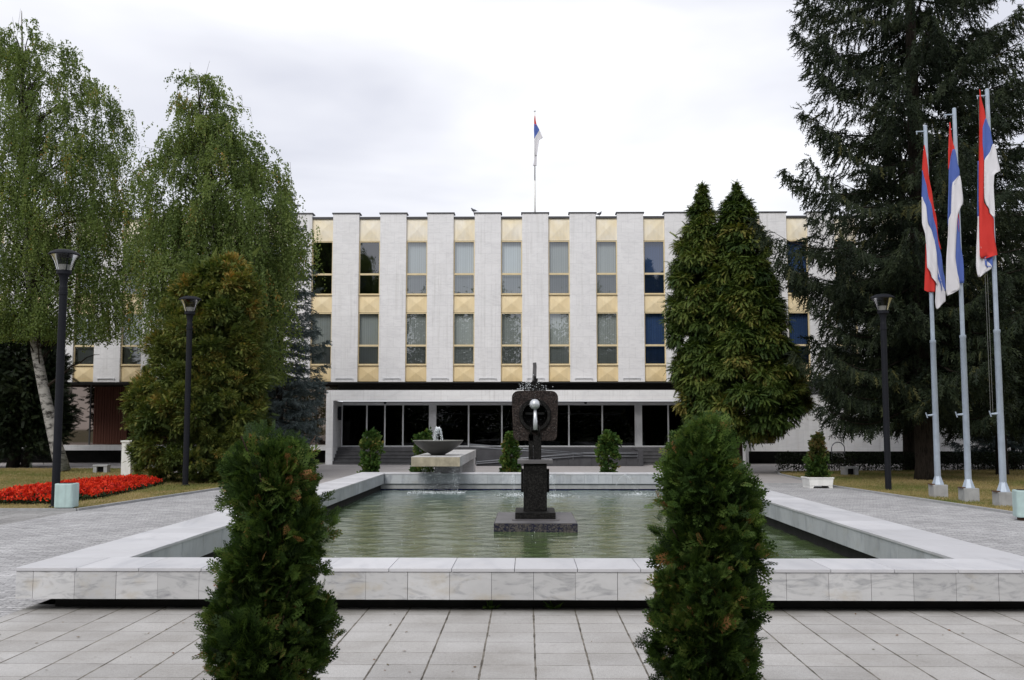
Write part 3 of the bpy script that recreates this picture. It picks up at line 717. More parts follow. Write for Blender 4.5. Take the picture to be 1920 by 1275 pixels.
# ================================================================== BUILDING
YF = 47.8; BAY = 2.265; PC = .405; PW = 1.25
bd = empty('office_building', (PC, YF, 0)); tag(bd, 'long white marble office building with cream panels between tall pilasters', 'building')
B0, B1 = -12, 11                                   # pilaster numbers
XL, XR = PC + (B0 - .5) * BAY, PC + (B1 + .5) * BAY
def pb(mb, name, mat, **k): return P_(mb, name, mat, bd, **k)
wall_z0, wall_z1 = 3.88, 11.8
pil0 = None
for i in range(B0, B1 + 1):
    xc = PC + i * BAY
    if pil0 is None:
        pil0 = MB().box(-PW / 2, PW / 2, 0, .30, 3.87, 11.93).build('pilaster', M['marble_wall'], bd, loc=(xc - PC, 0, 0))
        cap0 = MB().box(-PW / 2 - .05, PW / 2 + .05, -.04, .5, 11.931, 11.985).build('pilaster_cap', M['dark_cap'], pil0)
        mb = MB().box(-.42, .42, -.06, -.02, 4.03, 4.055)
        for s_ in (-.4, .38): mb.box(s_, s_ + .02, -.07, -.001, 3.98, 4.03)
        br0 = mb.build('bracket', M['alu'], pil0)
    else:
        a = pil0.copy(); COL.objects.link(a); a.parent = bd; a.location = (xc - PC, 0, 0)
        for ch in (cap0, br0):
            c = ch.copy(); COL.objects.link(c); c.parent = a
# the box behind
mb = MB().box(XL, XR, YF + 7, YF + 16, 3.9, 11.70)
mb.box(XL, XL + .2, YF + .3, YF + 7, 3.9, 11.70); mb.box(XR - .2, XR, YF + .3, YF + 7, 3.9, 11.70)
pb(mb, 'wall', M['white_wall'])
pb(MB().box(XL - .02, XR + .02, YF + .07, YF + 16.1, 11.705, 11.80), 'roof', M['dark_cap'])
mb = MB().box(XL, XR, YF + .35, YF + 7, 3.885, 4.1)
for z in (7.3, 7.55): pass
mb.box(XL, XR, YF + .35, YF + 7, 7.25, 7.75)
pb(mb, 'floor_slab', M['interior'])
pb(MB().box(XL + .2, XR - .2, YF + 5.5, YF + 5.7, 4.1, 11.7), 'inner_wall', M['interior'])
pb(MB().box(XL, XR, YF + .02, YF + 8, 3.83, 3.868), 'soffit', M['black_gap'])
# bays: window frames, panes, blinds, spandrels
GW = BAY - PW
def pyramid(z0, z1, hgt):
    mb = MB(); x0, x1 = -GW / 2, GW / 2; e = .035
    zc = (z0 + z1) / 2
    v = [(x0, 0, z0), (x1, 0, z0), (x1, 0, z1), (x0, 0, z1), (x0 + e, 0, z0 + e), (x1 - e, 0, z0 + e), (x1 - e, 0, z1 - e), (x0 + e, 0, z1 - e), (0, -hgt, zc)]
    return mb.add(v, [(0, 1, 5, 4), (1, 2, 6, 5), (2, 3, 7, 6), (3, 0, 4, 7), (4, 5, 8), (5, 6, 8), (6, 7, 8), (7, 4, 8)])
def frame(z0, z1, zm):
    mb = MB(); x0, x1 = -GW / 2, GW / 2; y0, y1 = -.03, .08
    mb.box(x0, x0 + .05, y0, y1, z0, z1).box(x1 - .05, x1, y0, y1, z0, z1)
    mb.box(x0 + .05, x1 - .05, y0, y1, z1 - .05, z1).box(x0 + .05, x1 - .05, y0, y1, z0, z0 + .05).box(x0 + .05, x1 - .05, y0, y1, zm - .045, zm + .045)
    mb.box(x0, x1, y0 - .05, y0, z0 - .03, z0 + .015)
    return mb
def pane_mb(W_):
    mb = MB()
    for a, b in ((W_['z0'] + .05, W_['zm'] - .045), (W_['zm'] + .045, W_['z1'] - .05)):
        mb.add([(-GW / 2 + .05, .03, a), (GW / 2 - .05, .03, a), (GW / 2 - .05, .03, b), (-GW / 2 + .05, .03, b)], [(0, 1, 2, 3)])
    return mb
YS = .14                                            # spandrels/windows set behind the pilaster face
UP = dict(z0=8.04, z1=10.62, zm=9.02); LO = dict(z0=4.68, z1=7.17, zm=5.60)
SP = [(10.64, 11.70, 'cream_top', .05), (7.19, 8.02, 'cream_mid', .06), (3.90, 4.66, 'cream_low', .06)]
spd = [(pyramid(a, b, h), m_) for a, b, m_, h in SP]
sp_me = []; fr_me = {}; 
def first(mb, name, mat, parent, loc): return mb.build(name, mat, parent, loc=loc)
blind_of = {0: (None, 'grey'), 1: (None, 'grey'), 2: ('white', 'grey'), 3: ('white', 'grey'), 4: ('white', 'grey'), 5: ('grey', 'grey'), 6: ('grey', 'grey'), 7: ('blue', 'blue'), 8: ('blue', 'blue'), 9: ('white', 'grey'), 10: ('blue', 'blue')}  # upper grey blinds of two bays added to imitate sky mirrored in bare glass
rb = random.Random(4)
proto = {}
for i in range(B0, B1):
    xc = (i + .5) * BAY; k = i + 5                   # bay index as counted from the photo's first clear column
    for j, (mb, m_) in enumerate(spd):
        if ('sp', j) not in proto:
            proto['sp', j] = mb.build('spandrel_panel', M[m_], bd, loc=(xc, YS, 0))
        else:
            c = proto['sp', j].copy(); COL.objects.link(c); c.parent = bd; c.location = (xc, YS, 0)
    bu, bl_ = blind_of.get(k, ('white' if rb.random() < .6 else None, 'grey'))
    for nm, W_, bk in (('u', UP, bu), ('l', LO, bl_)):
        if nm not in proto:
            f = frame(**W_).build('window_frame', M['frame_cream'], bd, loc=(xc, YS, 0))
            p = pane_mb(W_).build('pane', M['pane'], f)
            proto[nm] = (f, p)
        else:
            f = proto[nm][0].copy(); COL.objects.link(f); f.parent = bd; f.location = (xc, YS, 0)
            p = proto[nm][1].copy(); COL.objects.link(p); p.parent = f
        if bk:
            key = (nm, bk)
            if key not in proto:
                mb = MB(); nsl = 11
                for s_ in range(nsl):
                    sx = -GW / 2 + .05 + (GW - .1) * s_ / nsl; wd = (GW - .1) / nsl
                    mb.add([(sx, .16, W_['z0']), (sx + wd, .19, W_['z0']), (sx + wd, .19, W_['z1']), (sx, .16, W_['z1'])], [(0, 1, 2, 3)])
                proto[key] = mb.build('blind', M['blind_' + bk], f)
            else:
                b = proto[key].copy(); COL.objects.link(b); b.parent = f
# ceiling lights seen through the bare windows of the upper floor
# ground floor: recessed walls, ledge, portico
GY = 50.4
XP0, XP1 = -9.42, 10.16                             # portico outside
mb = MB().box(XL, XP0 - .02, GY, GY + .06, .86, 3.83)
pb(mb, 'ground_floor_glazing', M['brown_glass'])
mb = MB()
x = XP0 - 1.05
while x > XL: mb.box(x - .03, x + .03, GY - .04, GY - .001, .86, 3.83); x -= 2.265
pb(mb, 'glazing_bar', M['dark_cap'])
for k, (c0, c1) in enumerate(((-21.6, -19.9), (-19.6, -18.5))):
    mb = MB()
    nn = 24
    for s_ in range(nn):
        xa = c0 + (c1 - c0) * s_ / nn; xb = c0 + (c1 - c0) * (s_ + 1) / nn
        mb.add([(xa, GY - .05 - .03 * (s_ % 2), .9), (xb, GY - .05 - .03 * ((s_ + 1) % 2), .9), (xb, GY - .05 - .03 * ((s_ + 1) % 2), 3.75), (xa, GY - .05 - .03 * (s_ % 2), 3.75)], [(0, 1, 2, 3)])
    pb(mb, 'curtain', M['curtain_red'])
pb(MB().box(XL, XP0 - .03, 48.9, GY + .5, .62, .86), 'ledge', M['white_wall'])
pb(MB().box(XL, XP0 - .03, GY + .2, GY + .4, -.1, .62), 'basement_wall', M['shade_conc'])
# right wing: blank white wall with one dark window, dark recess under it
XW = XP1 + .31
mb = MB().box(XW, XR, 48.3, 48.6, .60, 3.30)
mb.box(XP1 + .003, XW, 48.3, 48.6, .0, 3.30)
pb(mb, 'side_wall', M['white_wall'])
pb(MB().box(XW, XR, 49.6, 49.8, -.1, .6), 'basement_wall', M['shade_conc'])
pb(MB().box(XP1 + .003, XR, 48.32, 49.8, 3.301, 3.82), 'upper_band', M['concrete'])
pb(MB().box(XP1 + .003, XR, 48.25, 48.31, 3.302, 3.36), 'wall_cap', M['dark_cap'])
o = pb(MB().box(10.62, 11.72, 48.28, 48.298, .98, 1.75), 'side_window', M['brown_glass'])
mb = MB().box(10.56, 10.618, 48.24, 48.299, .92, 1.8).box(11.722, 11.78, 48.24, 48.299, .92, 1.8).box(10.62, 11.72, 48.22, 48.299, .90, .978).box(10.62, 11.72, 48.24, 48.299, 1.752, 1.8)
f = mb.build('frame', M['white_paint'], None); f.parent = o; f.matrix_parent_inverse = o.matrix_parent_inverse.copy()
# portico
po = MB()
FZ0, FZ1, PYF = 2.98, 3.47, 47.5
po.box(XP0, XP0 + .33, PYF, GY, -.05, FZ0); po.box(XP1 - .33, XP1, PYF, GY, -.05, FZ0)
po.box(XP0, XP1, PYF, PYF + .4, FZ0, FZ1)
portico = pb(po, 'portico', M['white_wall'])
def sub(mb, name, mat, parent, **k):
    o = mb.build(name, mat, None, **k); o.parent = parent; o.matrix_parent_inverse = Matrix.Translation((PC, YF, 0)).inverted(); return o
sub(MB().box(XP0 - .05, XP1 + .05, PYF - .05, GY, FZ1 + .002, FZ1 + .06), 'portico_roof', M['dark_cap'], portico)
sub(MB().box(XP0 + .33, XP1 - .33, PYF + .4, GY, 2.955, 3.02), 'portico_ceiling', M['ceiling'], portico)
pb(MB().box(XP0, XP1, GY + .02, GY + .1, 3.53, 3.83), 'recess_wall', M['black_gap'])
# entrance glazing
GYL = 49.8
pb(MB().box(XP0 + .33, XP1 - .33, GYL - .05, GYL + .12, 2.81, 2.954), 'header', M['alu'])
pb(MB().box(XP0 + .33, XP1 - .33, GYL - .06, GYL + .12, .768, .84), 'bottom_rail', M['alu'])
mull = [-9.09, -7.86, -6.97, -6.08, -4.77, -4.48, -2.86, -1.23, .41, 2.05, 3.68, 5.30, 5.59, 6.90, 7.79, 8.68, 9.83]
for mxx in mull: 
    hw = .035
    pb(MB().box(mxx - hw, mxx + hw, GYL - .04, GYL + .08, .841, 2.809), 'mullion', M['alu'])
for c_ in (-4.625, 5.445): pb(MB().box(c_ - .11, c_ + .11, GYL - .01, GYL + .06, .841, 2.809), 'mullion_panel', M['alu'])
for a, b in zip(mull[:-1], mull[1:]):
    if b - a < .4: continue
    isdoor = abs(a + 7.86) < .01 or abs(a + 6.97) < .01 or abs(a - 6.90) < .01 or abs(a - 7.79) < .01
    p = pb(MB().box(a + .036, b - .036, GYL + .01, GYL + .018, .842, 2.808), 'door' if isdoor else 'glass_panel', M['dark_pane'])
    if isdoor:
        c_ = (a + b) / 2
        sub(MB().box(a + .036, b - .036, GYL - .005, GYL + .008, 1.86, 2.05), 'door_band', M['door_band'], p)
        em = MB().rev([(.10, 0), (.10, .012)], 28, (c_, GYL + .006, 2.33), rot=Matrix.Rotation(R(90), 3, 'X'))
        em.rev([(.085, .013), (.07, .02), (.055, .013)], 28, (c_, GYL + .006, 2.33), rot=Matrix.Rotation(R(90), 3, 'X'), caps=False)
        em.prism([(c_ - .03, 2.36), (c_ + .03, 2.36), (c_ + .03, 2.32), (c_, 2.285), (c_ - .03, 2.32)], GYL - .012, GYL - .007)
        sub(em, 'door_emblem', M['emblem'], p)
        hx = b - .11 if (abs(a + 7.86) < .01 or abs(a - 6.90) < .01) else a + .11
        sub(MB().tube([(hx, GYL - .05, 1.55), (hx, GYL - .05, 2.0)], .014, 8), 'door_handle', M['rail'], p)
# lobby behind the glass
mb = MB().box(XP0 + .33, XP1 - .33, GYL + 5, GYL + 5.1, .7, 3).box(XP0 + .33, XP1 - .33, GYL + .15, GYL + 5, .70, .76).box(XP0 + .33, XP1 - .33, GYL + .15, GYL + 5, 2.96, 3.0)
mb.box(XP0 + .25, XP0 + .33, GYL + .1, GYL + 5, .76, 2.96).box(XP1 - .33, XP1 - .25, GYL + .1, GYL + 5, .76, 2.96)
pb(mb, 'lobby', M['interior'])
pb(MB().box(-8.6, -8.3, GYL + .6, GYL + .9, .77, 2.95), 'lobby_column', M['concrete'])
# landing and steps
mb = MB().box(XP0 + .33, XP1 - .33, 48.75, GYL + .15, .0, .766)
pb(mb, 'landing', M['granite_step'])
def steps(x0, x1, splay):
    mb = MB()
    for k in range(5):
        z1 = .766 - .153 * (k); y0 = 48.75 - .3 * k - .0
        if k == 0: continue
        mb.box(x0 - splay * k, x1, y0, y0 + .3, 0, z1 - .03).box(x0 - splay * k, x1, y0 - .03, y0 + .3, z1 - .029, z1)
    return mb
pb(steps(XP0 + .33, -2.32, .0), 'entrance_steps', M['granite_step']); pb(steps(5.23, XP1 - .33, 0), 'entrance_steps', M['granite_step'])
mb = MB()
for k in range(1, 5): mb.box(XP0 - .06 - .0 * k, XP0 - .002, PYF - .4, PYF - .05, 0, .01)
# dome cameras and wall lantern on the portico
for n_, (px, py) in enumerate(((722, 756), (1098, 755))):
    cxx, _ = at(px, py, 48.9)
    t_ = empty('dome_camera', (cxx, 48.9, 2.953)); tag(t_, ('small black dome camera under the portico ceiling above the glass doors', 'small black dome camera under the portico ceiling right of the sculpture')[n_], 'security camera', 'dome cameras under the portico')
    MB().rev([(.07, 0), (.075, -.03)], 16).build('mount', M['dark_cap'], t_, smooth=False)
    MB().rev([(.07, -.031), (.065, -.07), (.04, -.1), (.001, -.11)], 16).build('dome', M['dark_pole'], t_, smooth=True)
t_ = empty('wall_lantern', (XP0 + .331, 48.7, 2.4)); tag(t_, 'dark box lantern on the inner side of the portico pillar', 'wall lamp')
MB().box(.001, .03, -.06, .06, -.25, .25).build('back_plate', M['dark_pole'], t_)
MB().box(.031, .16, -.11, .11, -.33, .33).build('lantern_box', M['dark_pole'], t_, bevel=.01)
# access ramp
rp_ = empty('access_ramp', (1.4, 46.4, 0)); tag(rp_, 'dark granite switchback ramp with grey handrails in front of the entrance glass', 'ramp')
P_(MB().box(-2.30, 5.0, 47.1, 48.74, 0, .70), 'upper_ramp', M['granite'], rp_)
P_(MB().prism([(-2.3, 0), (5.0, 0), (5.0, .42), (2.4, .36), (-2.3, .05)], 45.9, 47.09, 'y'), 'lower_ramp', M['granite'], rp_)
pn = MB()
for k in range(14): pn.prism([(-2.3 + .52 * k + .005, 0), (-2.3 + .52 * (k + 1) - .005, 0), (-2.3 + .52 * (k + 1) - .005, .18 + .035 * (k + 1)), (-2.3 + .52 * k + .005, .18 + .035 * k)], 45.85, 45.899, 'y')
P_(pn, 'front_cladding', M['granite'], rp_)
P_(MB().box(4.98, 5.22, 45.84, 48.74, 0, .72), 'end_pier', M['granite'], rp_, bevel=.01)
def rail(p, q, y, r=.028): return MB().tube([(p[0], y, p[1]), (q[0], y, q[1])], r, 8)
XA, ZA = at(880, 833, 47.2); XBq, ZBq = at(1094, 850, 47.2)
for dz in (0, -.11): P_(rail((XA, ZA + dz), (XBq, ZBq + dz * .7), 47.12), 'handrail', M['rail'], rp_, smooth=True)
XA2, ZA2 = at(893, 866, 45.8); XB2, ZB2 = at(1094, 849.5, 45.8); XC2, ZC2 = at(1196, 850, 45.8)
for dz in (0, -.13):
    P_(rail((XA2, ZA2 + dz * .6), (XB2, ZB2 + dz), 45.78), 'handrail', M['rail'], rp_, smooth=True)
    P_(rail((XB2, ZB2 + dz), (XC2, ZC2 + dz), 45.78), 'handrail', M['rail'], rp_, smooth=True)
for k in range(6):
    u = k / 5; xx = XA2 + (XC2 - XA2) * u; zz = np.interp(xx, [XA2, XB2, XC2], [ZA2, ZB2, ZC2])
    P_(MB().tube([(xx, 45.80, zz - .25), (xx, 45.80, zz)], .014, 6), 'rail_post', M['rail'], rp_)

# roof flag
def flag_mesh(strips, conv, Y, ripple=.03, depth_dir=1):
    mb = MB()
    for mi, layer, rows in strips:
        rows = np.array(rows, float); nr = max(8, len(rows) * 4); nc = 6
        vv = np.linspace(rows[0, 0], rows[-1, 0], nr)
        l = np.interp(vv, rows[:, 0], rows[:, 1]); r_ = np.interp(vv, rows[:, 0], rows[:, 2])
        vs = []
        for i in range(nr):
            for k in range(nc):
                u = l[i] + (r_[i] - l[i]) * k / (nc - 1)
                x, z = conv(u, vv[i])
                yy = Y + layer + ripple * math.sin(u * .22 + vv[i] * .006) * (.4 + .6 * (i / nr)) + .02 * math.sin(3.14 * k / (nc - 1))
                vs.append((x, yy, z))
        fs = [(i * nc + k, i * nc + k + 1, (i + 1) * nc + k + 1, (i + 1) * nc + k) for i in range(nr - 1) for k in range(nc - 1)]
        mb.add(vs, fs, mi)
    return mb
def solid(o, t=.006):
    md = o.modifiers.new('thickness', 'SOLIDIFY'); md.thickness = t; md.offset = 0; return o
FM = [M['red'], M['blue'], M['white']]
YRF = 51.0
xr, zr = at(1003, 395, YRF)
t_ = empty('roof_flagpole', (xr, YRF, 11.8)); tag(t_, 'thin white flagpole on the building roof', 'flagpole')
zt_ = at(1003, 210, YRF)[1]
MB().tube([(0, 0, 0), (0, 0, 2.5)], .05, 10).build('lower_mast', M['white_paint'], t_, smooth=True)
MB().tube([(0, 0, 2.5), (0, 0, zt_ - 11.8)], .034, 10).build('upper_mast', M['white_paint'], t_, smooth=True)
MB().rev([(.03, 0), (.06, .05), (.03, .1)], 10, (0, 0, zt_ - 11.8)).build('finial', M['alu'], t_, smooth=True)
cv = lambda u, v: at(940 + u / 5.54, 190 + v / 5.54, YRF - .08)
o = flag_mesh([(0, 0, [(150, 346, 352), (200, 341, 357), (240, 341, 366), (262, 341, 345)]),
     (1, -.01, [(235, 340, 364), (300, 338, 398), (340, 340, 372), (385, 341, 347)]),
     (2, -.02, [(303, 393, 399), (340, 372, 414), (380, 346, 432), (402, 342, 392), (480, 345, 382), (565, 352, 368)]),
     (2, .0, [(555, 352, 369), (620, 340, 368), (668, 328, 366)])], cv, YRF - .08, .02).build('flag', FM, None, smooth=True)
tag(solid(o), 'small red blue and white flag hanging limp on the building roof', 'flag')
# pigeons
for n_, (px, py, lab, rz) in enumerate(((888, 397.5, 'grey pigeon on a roof pilaster left of the roof flagpole', 2.6), (1124, 400.5, 'grey pigeon in the roof gap right of the roof flagpole', .7))):
    x_, z_ = at(px, py, YF + .2)
    z_ = 11.985 if n_ == 0 else 11.80
    t_ = empty('pigeon', (x_, YF + .25, z_), rz); tag(t_, lab, 'bird', 'pigeons on the roof')
    b = MB().tube([(-.17, 0, .10), (-.10, 0, .13), (0, 0, .15), (.07, 0, .19), (.10, 0, .24), (.125, 0, .265), (.16, 0, .262)], [.012, .045, .068, .055, .032, .030, .006], 10).build('body', M['pigeon'], t_, smooth=True)
    for s_ in (-.025, .025): MB().tube([(0, s_, .0), (.0, s_, .1)], .006, 5).build('leg', M['rust'], t_)
    MB().prism([(-.16, .11), (-.26, .07), (-.25, .09), (-.14, .14)], -.03, .03, 'y').build('tail', M['pigeon'], t_)

# ================================================================== STREET FURNITURE
def copy_thing(root, loc, rz, label):
    r = root.copy(); COL.objects.link(r); r.location = loc; r.rotation_euler = (0, 0, rz); r['label'] = label
    for ch in root.children:
        c = ch.copy(); COL.objects.link(c); c.parent = r
        for g_ in ch.children:
            d = g_.copy(); COL.objects.link(d); d.parent = c
    return r
lamp = empty('street_lamp', (-10.21, 22.0, .02)); tag(lamp, 'tall black park lamp beside the mint bin and the red flower bed', 'street lamp', 'black park lamps round the pool')
MB().rev([(.13, 0), (.13, .03), (.09, .05)], 24).build('base_plate', M['dark_pole'], lamp)
angle_smooth(MB().rev([(.086, .05), (.083, 4.62), (.095, 4.63), (.095, 4.70), (.085, 4.71), (.085, 4.80)], 24).build('pole', M['dark_pole'], lamp))
angle_smooth(MB().rev([(.085, 4.80), (.075, 4.84), (.09, 5.0), (.125, 5.08), (.155, 5.09), (.155, 5.17), (.13, 5.18)], 24).build('collar', M['dark_pole'], lamp))
o = MB().rev([(.145, 5.181), (.165, 5.25), (.20, 5.36), (.25, 5.46), (.295, 5.505)], 36, caps=False).build('lamp_shade', M['lamp_glass'], lamp, smooth=True)
angle_smooth(MB().rev([(.11, 5.181), (.12, 5.30), (.10, 5.305)], 24).build('reflector', M['bulb'], lamp))
angle_smooth(MB().rev([(.30, 5.505), (.335, 5.515), (.335, 5.53), (.29, 5.575), (.18, 5.625), (.001, 5.64)], 36).build('lamp_cap', M['dark_pole'], lamp))
for k in range(4):
    a = R(40 + 90 * k); ca, sa = math.cos(a), math.sin(a)
    MB().tube([(ca * r_, sa * r_, z_) for r_, z_ in ((.15, 5.15), (.19, 5.25), (.225, 5.36), (.275, 5.46), (.325, 5.52))], .011, 6).build('strut', M['dark_pole'], lamp, smooth=True)
copy_thing(lamp, (-10.08, 30.0, .02), .5, 'black park lamp standing in front of the bronze-brown thuja tree')
copy_thing(lamp, (9.95, 28.3, -.18), 1.1, 'black park lamp standing on the right lawn in front of the spruces')

def flagpole(loc, label, first=None):
    if first: return copy_thing(first, loc, 0, label)
    t_ = empty('flagpole', loc); tag(t_, label, 'flagpole', 'grey flagpoles on the right lawn')
    MB().box(-.175, .175, -.175, .175, -.05, .33).build('concrete_block', M['concrete'], t_, bevel=.01)
    mb = MB().box(-.21, -.12, -.12, .12, .331, .355); mb.build('anchor_plate', M['rust'], t_)
    o = MB().rev([(.15, .331), (.15, .34), (.07, .56)], 8).build('foot', M['steel_pole'], t_)
    angle_smooth(MB().rev([(.075, .5), (.066, 3.85), (.074, 3.86), (.074, 3.92), (.05, 3.93)], 20).build('lower_pole', M['steel_pole'], t_))
    MB().rev([(.050, 3.931), (.045, 9.42), (.03, 9.44)], 16).build('upper_pole', M['steel_pole'], t_, smooth=False)
    mb = MB().tube([(.02, 0, 9.28), (-.24, 0, 9.27)], [.02, .016], 8); mb.tube([(-.22, 0, 9.29), (-.22, 0, 9.2)], .012, 6)
    mb.build('top_arm', M['steel_pole'], t_)
    mb = MB().tube([(-.05, 0, 2.05), (-.2, 0, 2.04)], [.03, .02], 8); mb.tube([(-.2, -.0, 1.98), (-.24, 0, 2.11)], .014, 6)
    mb.build('cleat', M['steel_pole'], t_)
    return t_
FPX_ = [(10.19, 25.5), (10.34, 24.1), (10.50, 22.7)]
f1 = flagpole((*FPX_[0], 0), 'grey flagpole with the lowest flag, nearest the spruce trunk')
flagpole((*FPX_[1], 0), 'middle grey flagpole of three standing on the right lawn', f1)
f3 = flagpole((*FPX_[2], 0), 'grey flagpole standing closest to the right mint bin', f1)
for dx in (-.21, -.16): MB().tube([(dx, 0, 2.1), (dx, 0, 9.2)], .0026, 4).build('halyard', M['rope'], f3)
FA = [(0, 0, [(390, 83, 85), (440, 77, 92), (520, 72, 104), (600, 90, 114), (680, 112, 130), (760, 128, 142), (840, 143, 153), (920, 158, 166)]),
      (1, -.02, [(520, 71, 73), (600, 70, 92), (655, 68, 104), (700, 85, 117), (760, 96, 130), (840, 120, 145), (900, 132, 157), (970, 140, 169), (1060, 150, 185), (1130, 170, 187)]),
      (2, -.04, [(655, 67, 70), (700, 67, 87), (790, 70, 99), (840, 82, 122), (870, 85, 131), (930, 93, 138), (1010, 96, 149), (1060, 120, 150), (1100, 143, 149)]),
      (0, .02, [(890, 92, 97), (960, 91, 105), (1020, 90, 115), (1060, 88, 130), (1100, 86, 145), (1125, 84, 140), (1135, 100, 138)]),
      (2, -.01, [(1000, 146, 151), (1060, 145, 160), (1130, 140, 187), (1185, 135, 187), (1205, 140, 165), (1222, 147, 150)])]
FB = [(0, 0, [(275, 210, 212), (330, 207, 219), (400, 204, 234), (420, 203, 235), (450, 203, 223), (515, 202, 206)]),
      (1, -.02, [(412, 226, 235), (450, 215, 244), (515, 204, 258), (550, 203, 259), (600, 202, 228), (700, 199, 221), (780, 197, 217), (810, 199, 202)]),
      (2, -.04, [(548, 255, 259), (580, 224, 265), (600, 220, 268), (650, 218, 276), (690, 217, 277), (705, 216, 262), (740, 216, 250), (770, 200, 247), (850, 197, 243), (900, 194, 241), (960, 190, 239), (1050, 188, 246), (1120, 187, 266), (1155, 190, 200)]),
      (1, .01, [(740, 243, 251), (800, 238, 262), (900, 234, 270), (960, 235, 277), (1050, 240, 283), (1090, 260, 284)]),
      (0, .02, [(730, 246, 256), (780, 252, 262), (830, 257, 263)])]
FC = [(0, 0, [(110, 361, 363), (180, 360, 378), (260, 360, 395), (300, 360, 381), (400, 359, 381), (480, 360, 382), (600, 361, 384), (680, 361, 386), (720, 362, 406), (760, 361, 431), (850, 361, 441), (950, 362, 450), (965, 365, 395)]),
      (1, -.02, [(258, 388, 396), (300, 376, 409), (385, 375, 431), (430, 378, 414), (472, 379, 386)]),
      (2, -.04, [(387, 427, 433), (430, 409, 444), (470, 381, 453), (525, 380, 462), (540, 380, 431), (600, 381, 428), (660, 385, 429), (700, 395, 431), (760, 428, 434)]),
      (1, .03, [(470, 356, 361), (700, 356, 362), (760, 358, 362)]),
      (2, .03, [(750, 358, 363), (900, 352, 367), (965, 350, 395), (1000, 350, 425), (1020, 352, 420), (1058, 357, 366)]),
      (1, .02, [(955, 388, 429), (1000, 391, 431), (1010, 408, 430)])]
for strips, (fx, fy), lab in ((FA, FPX_[0], 'limp tricolour flag on the lowest looking pole, its red corner folded at the bottom left'),
                              (FB, FPX_[1], 'limp tricolour flag on the middle pole, mostly white in its lower half'),
                              (FC, FPX_[2], 'limp tricolour flag on the rightmost pole with a broad red fold below')):
    cv = lambda u, v, Y=fy - .03: at(1700 + u / 2.714, 130 + v / 2.714, Y)
    o = flag_mesh(strips, cv, fy - .12, .035).build('flag', FM, None, smooth=True)
    tag(solid(o), lab, 'flag', 'flags on the right lawn poles')

def rounded(hw, hd, r, n=6):
    pts = []
    for sx, sy, a0 in ((1, 1, 0), (-1, 1, 90), (-1, -1, 180), (1, -1, 270)):
        for k in range(n + 1):
            a = R(a0 + 90 * k / n); pts.append((sx * (hw - r) + r * math.cos(a), sy * (hd - r) + r * math.sin(a)))
    return pts
bin_ = empty('litter_bin', (-9.76, 21.55, 0), .06); tag(bin_, 'pale mint litter bin beside the left black lamp and red flowers', 'litter bin', 'mint litter bins')
MB().prism(rounded(.2, .2, .07), .06, .565, 'z').build('bin_body', M['mint'], bin_, bevel=.022)
MB().box(-.13, .13, -.13, .13, .0, .059).build('bin_foot', M['rust'], bin_)
MB().prism(rounded(.14, .14, .05), .566, .572, 'z').build('bin_opening', M['dark_pole'], bin_)
copy_thing(bin_, (9.43, 19.5, 0), -.2, 'mint green litter bin at the right frame edge near the flagpole blocks')
# gate post
t_ = empty('gate_post', (-14.25, 36.2, 0)); tag(t_, 'white concrete gate post between lawn and bronze-brown thuja', 'post')
MB().box(-.17, .17, -.17, .17, -.02, 1.20).build('shaft', M['white_paint'], t_, bevel=.01)
MB().box(-.2, .2, -.2, .2, 1.201, 1.27).build('post_cap', M['white_paint'], t_, bevel=.01)
MB().box(-.22, -.171, -.03, .03, .0, 1.0).build('hinge_bar', M['dark_pole'], t_)
# low lawn floodlights
fl = empty('lawn_floodlight', (-16.1, 38.4, .02)); tag(fl, 'small concrete lawn floodlight on the left lawn beside the birch', 'floodlight', 'lawn floodlights')
for s_ in (-.2, .2): MB().box(s_ - .07, s_ + .07, -.15, .15, 0, .24).build('cheek', M['concrete'], fl, bevel=.01)
MB().box(-.28, .28, -.17, .17, .241, .31).build('hood', M['concrete'], fl, bevel=.01)
MB().box(-.128, .128, -.02, .12, .03, .238).build('lamp_box', M['dark_pole'], fl)
copy_thing(fl, (11.6, 36.9, .02), .15, 'small concrete lawn floodlight on the right lawn beside the planter')
# planter
t_ = empty('planter', (8.42, 29.75, .0), .05); tag(t_, 'white concrete planter box on feet holding a small two-tone thuja', 'planter')
MB().prism([(-.33, .07), (.33, .07), (.36, .27), (-.36, .27)], -.33, .33, 'y').build('box', M['white_paint'], t_, bevel=.008)
MB().box(-.375, .375, -.345, .345, .271, .31).build('planter_rim', M['white_paint'], t_, bevel=.006)
MB().box(-.33, .33, -.3, .3, .311, .318).build('soil', M['soil'], t_)
for sx in (-1, 1): MB().prism([(sx * .33, .069), (sx * .33, 0), (sx * .24, 0), (sx * .20, .069)], -.32, .32, 'y').build('foot', M['white_paint'], t_)
# steel arch behind the hedge
xa, za = at(1571, 829, 42.5)
t_ = empty('cycle_stand', (xa, 42.5, 0)); tag(t_, 'bent steel arch stand with a grey plate behind the right hedge', 'metal stand')
pts = [(-.27, 0, 0), (-.27, 0, za - .27)] + [(-.27 * math.cos(math.pi * k / 12), 0, za - .27 + .27 * math.sin(math.pi * k / 12)) for k in range(1, 12)] + [(.27, 0, za - .27), (.27, 0, 0)]
MB().tube(pts, .022, 8).build('arch', M['rail'], t_, smooth=True)
MB().box(-.245, .245, -.01, .01, .5, .72).build('plate', M['concrete'], t_)
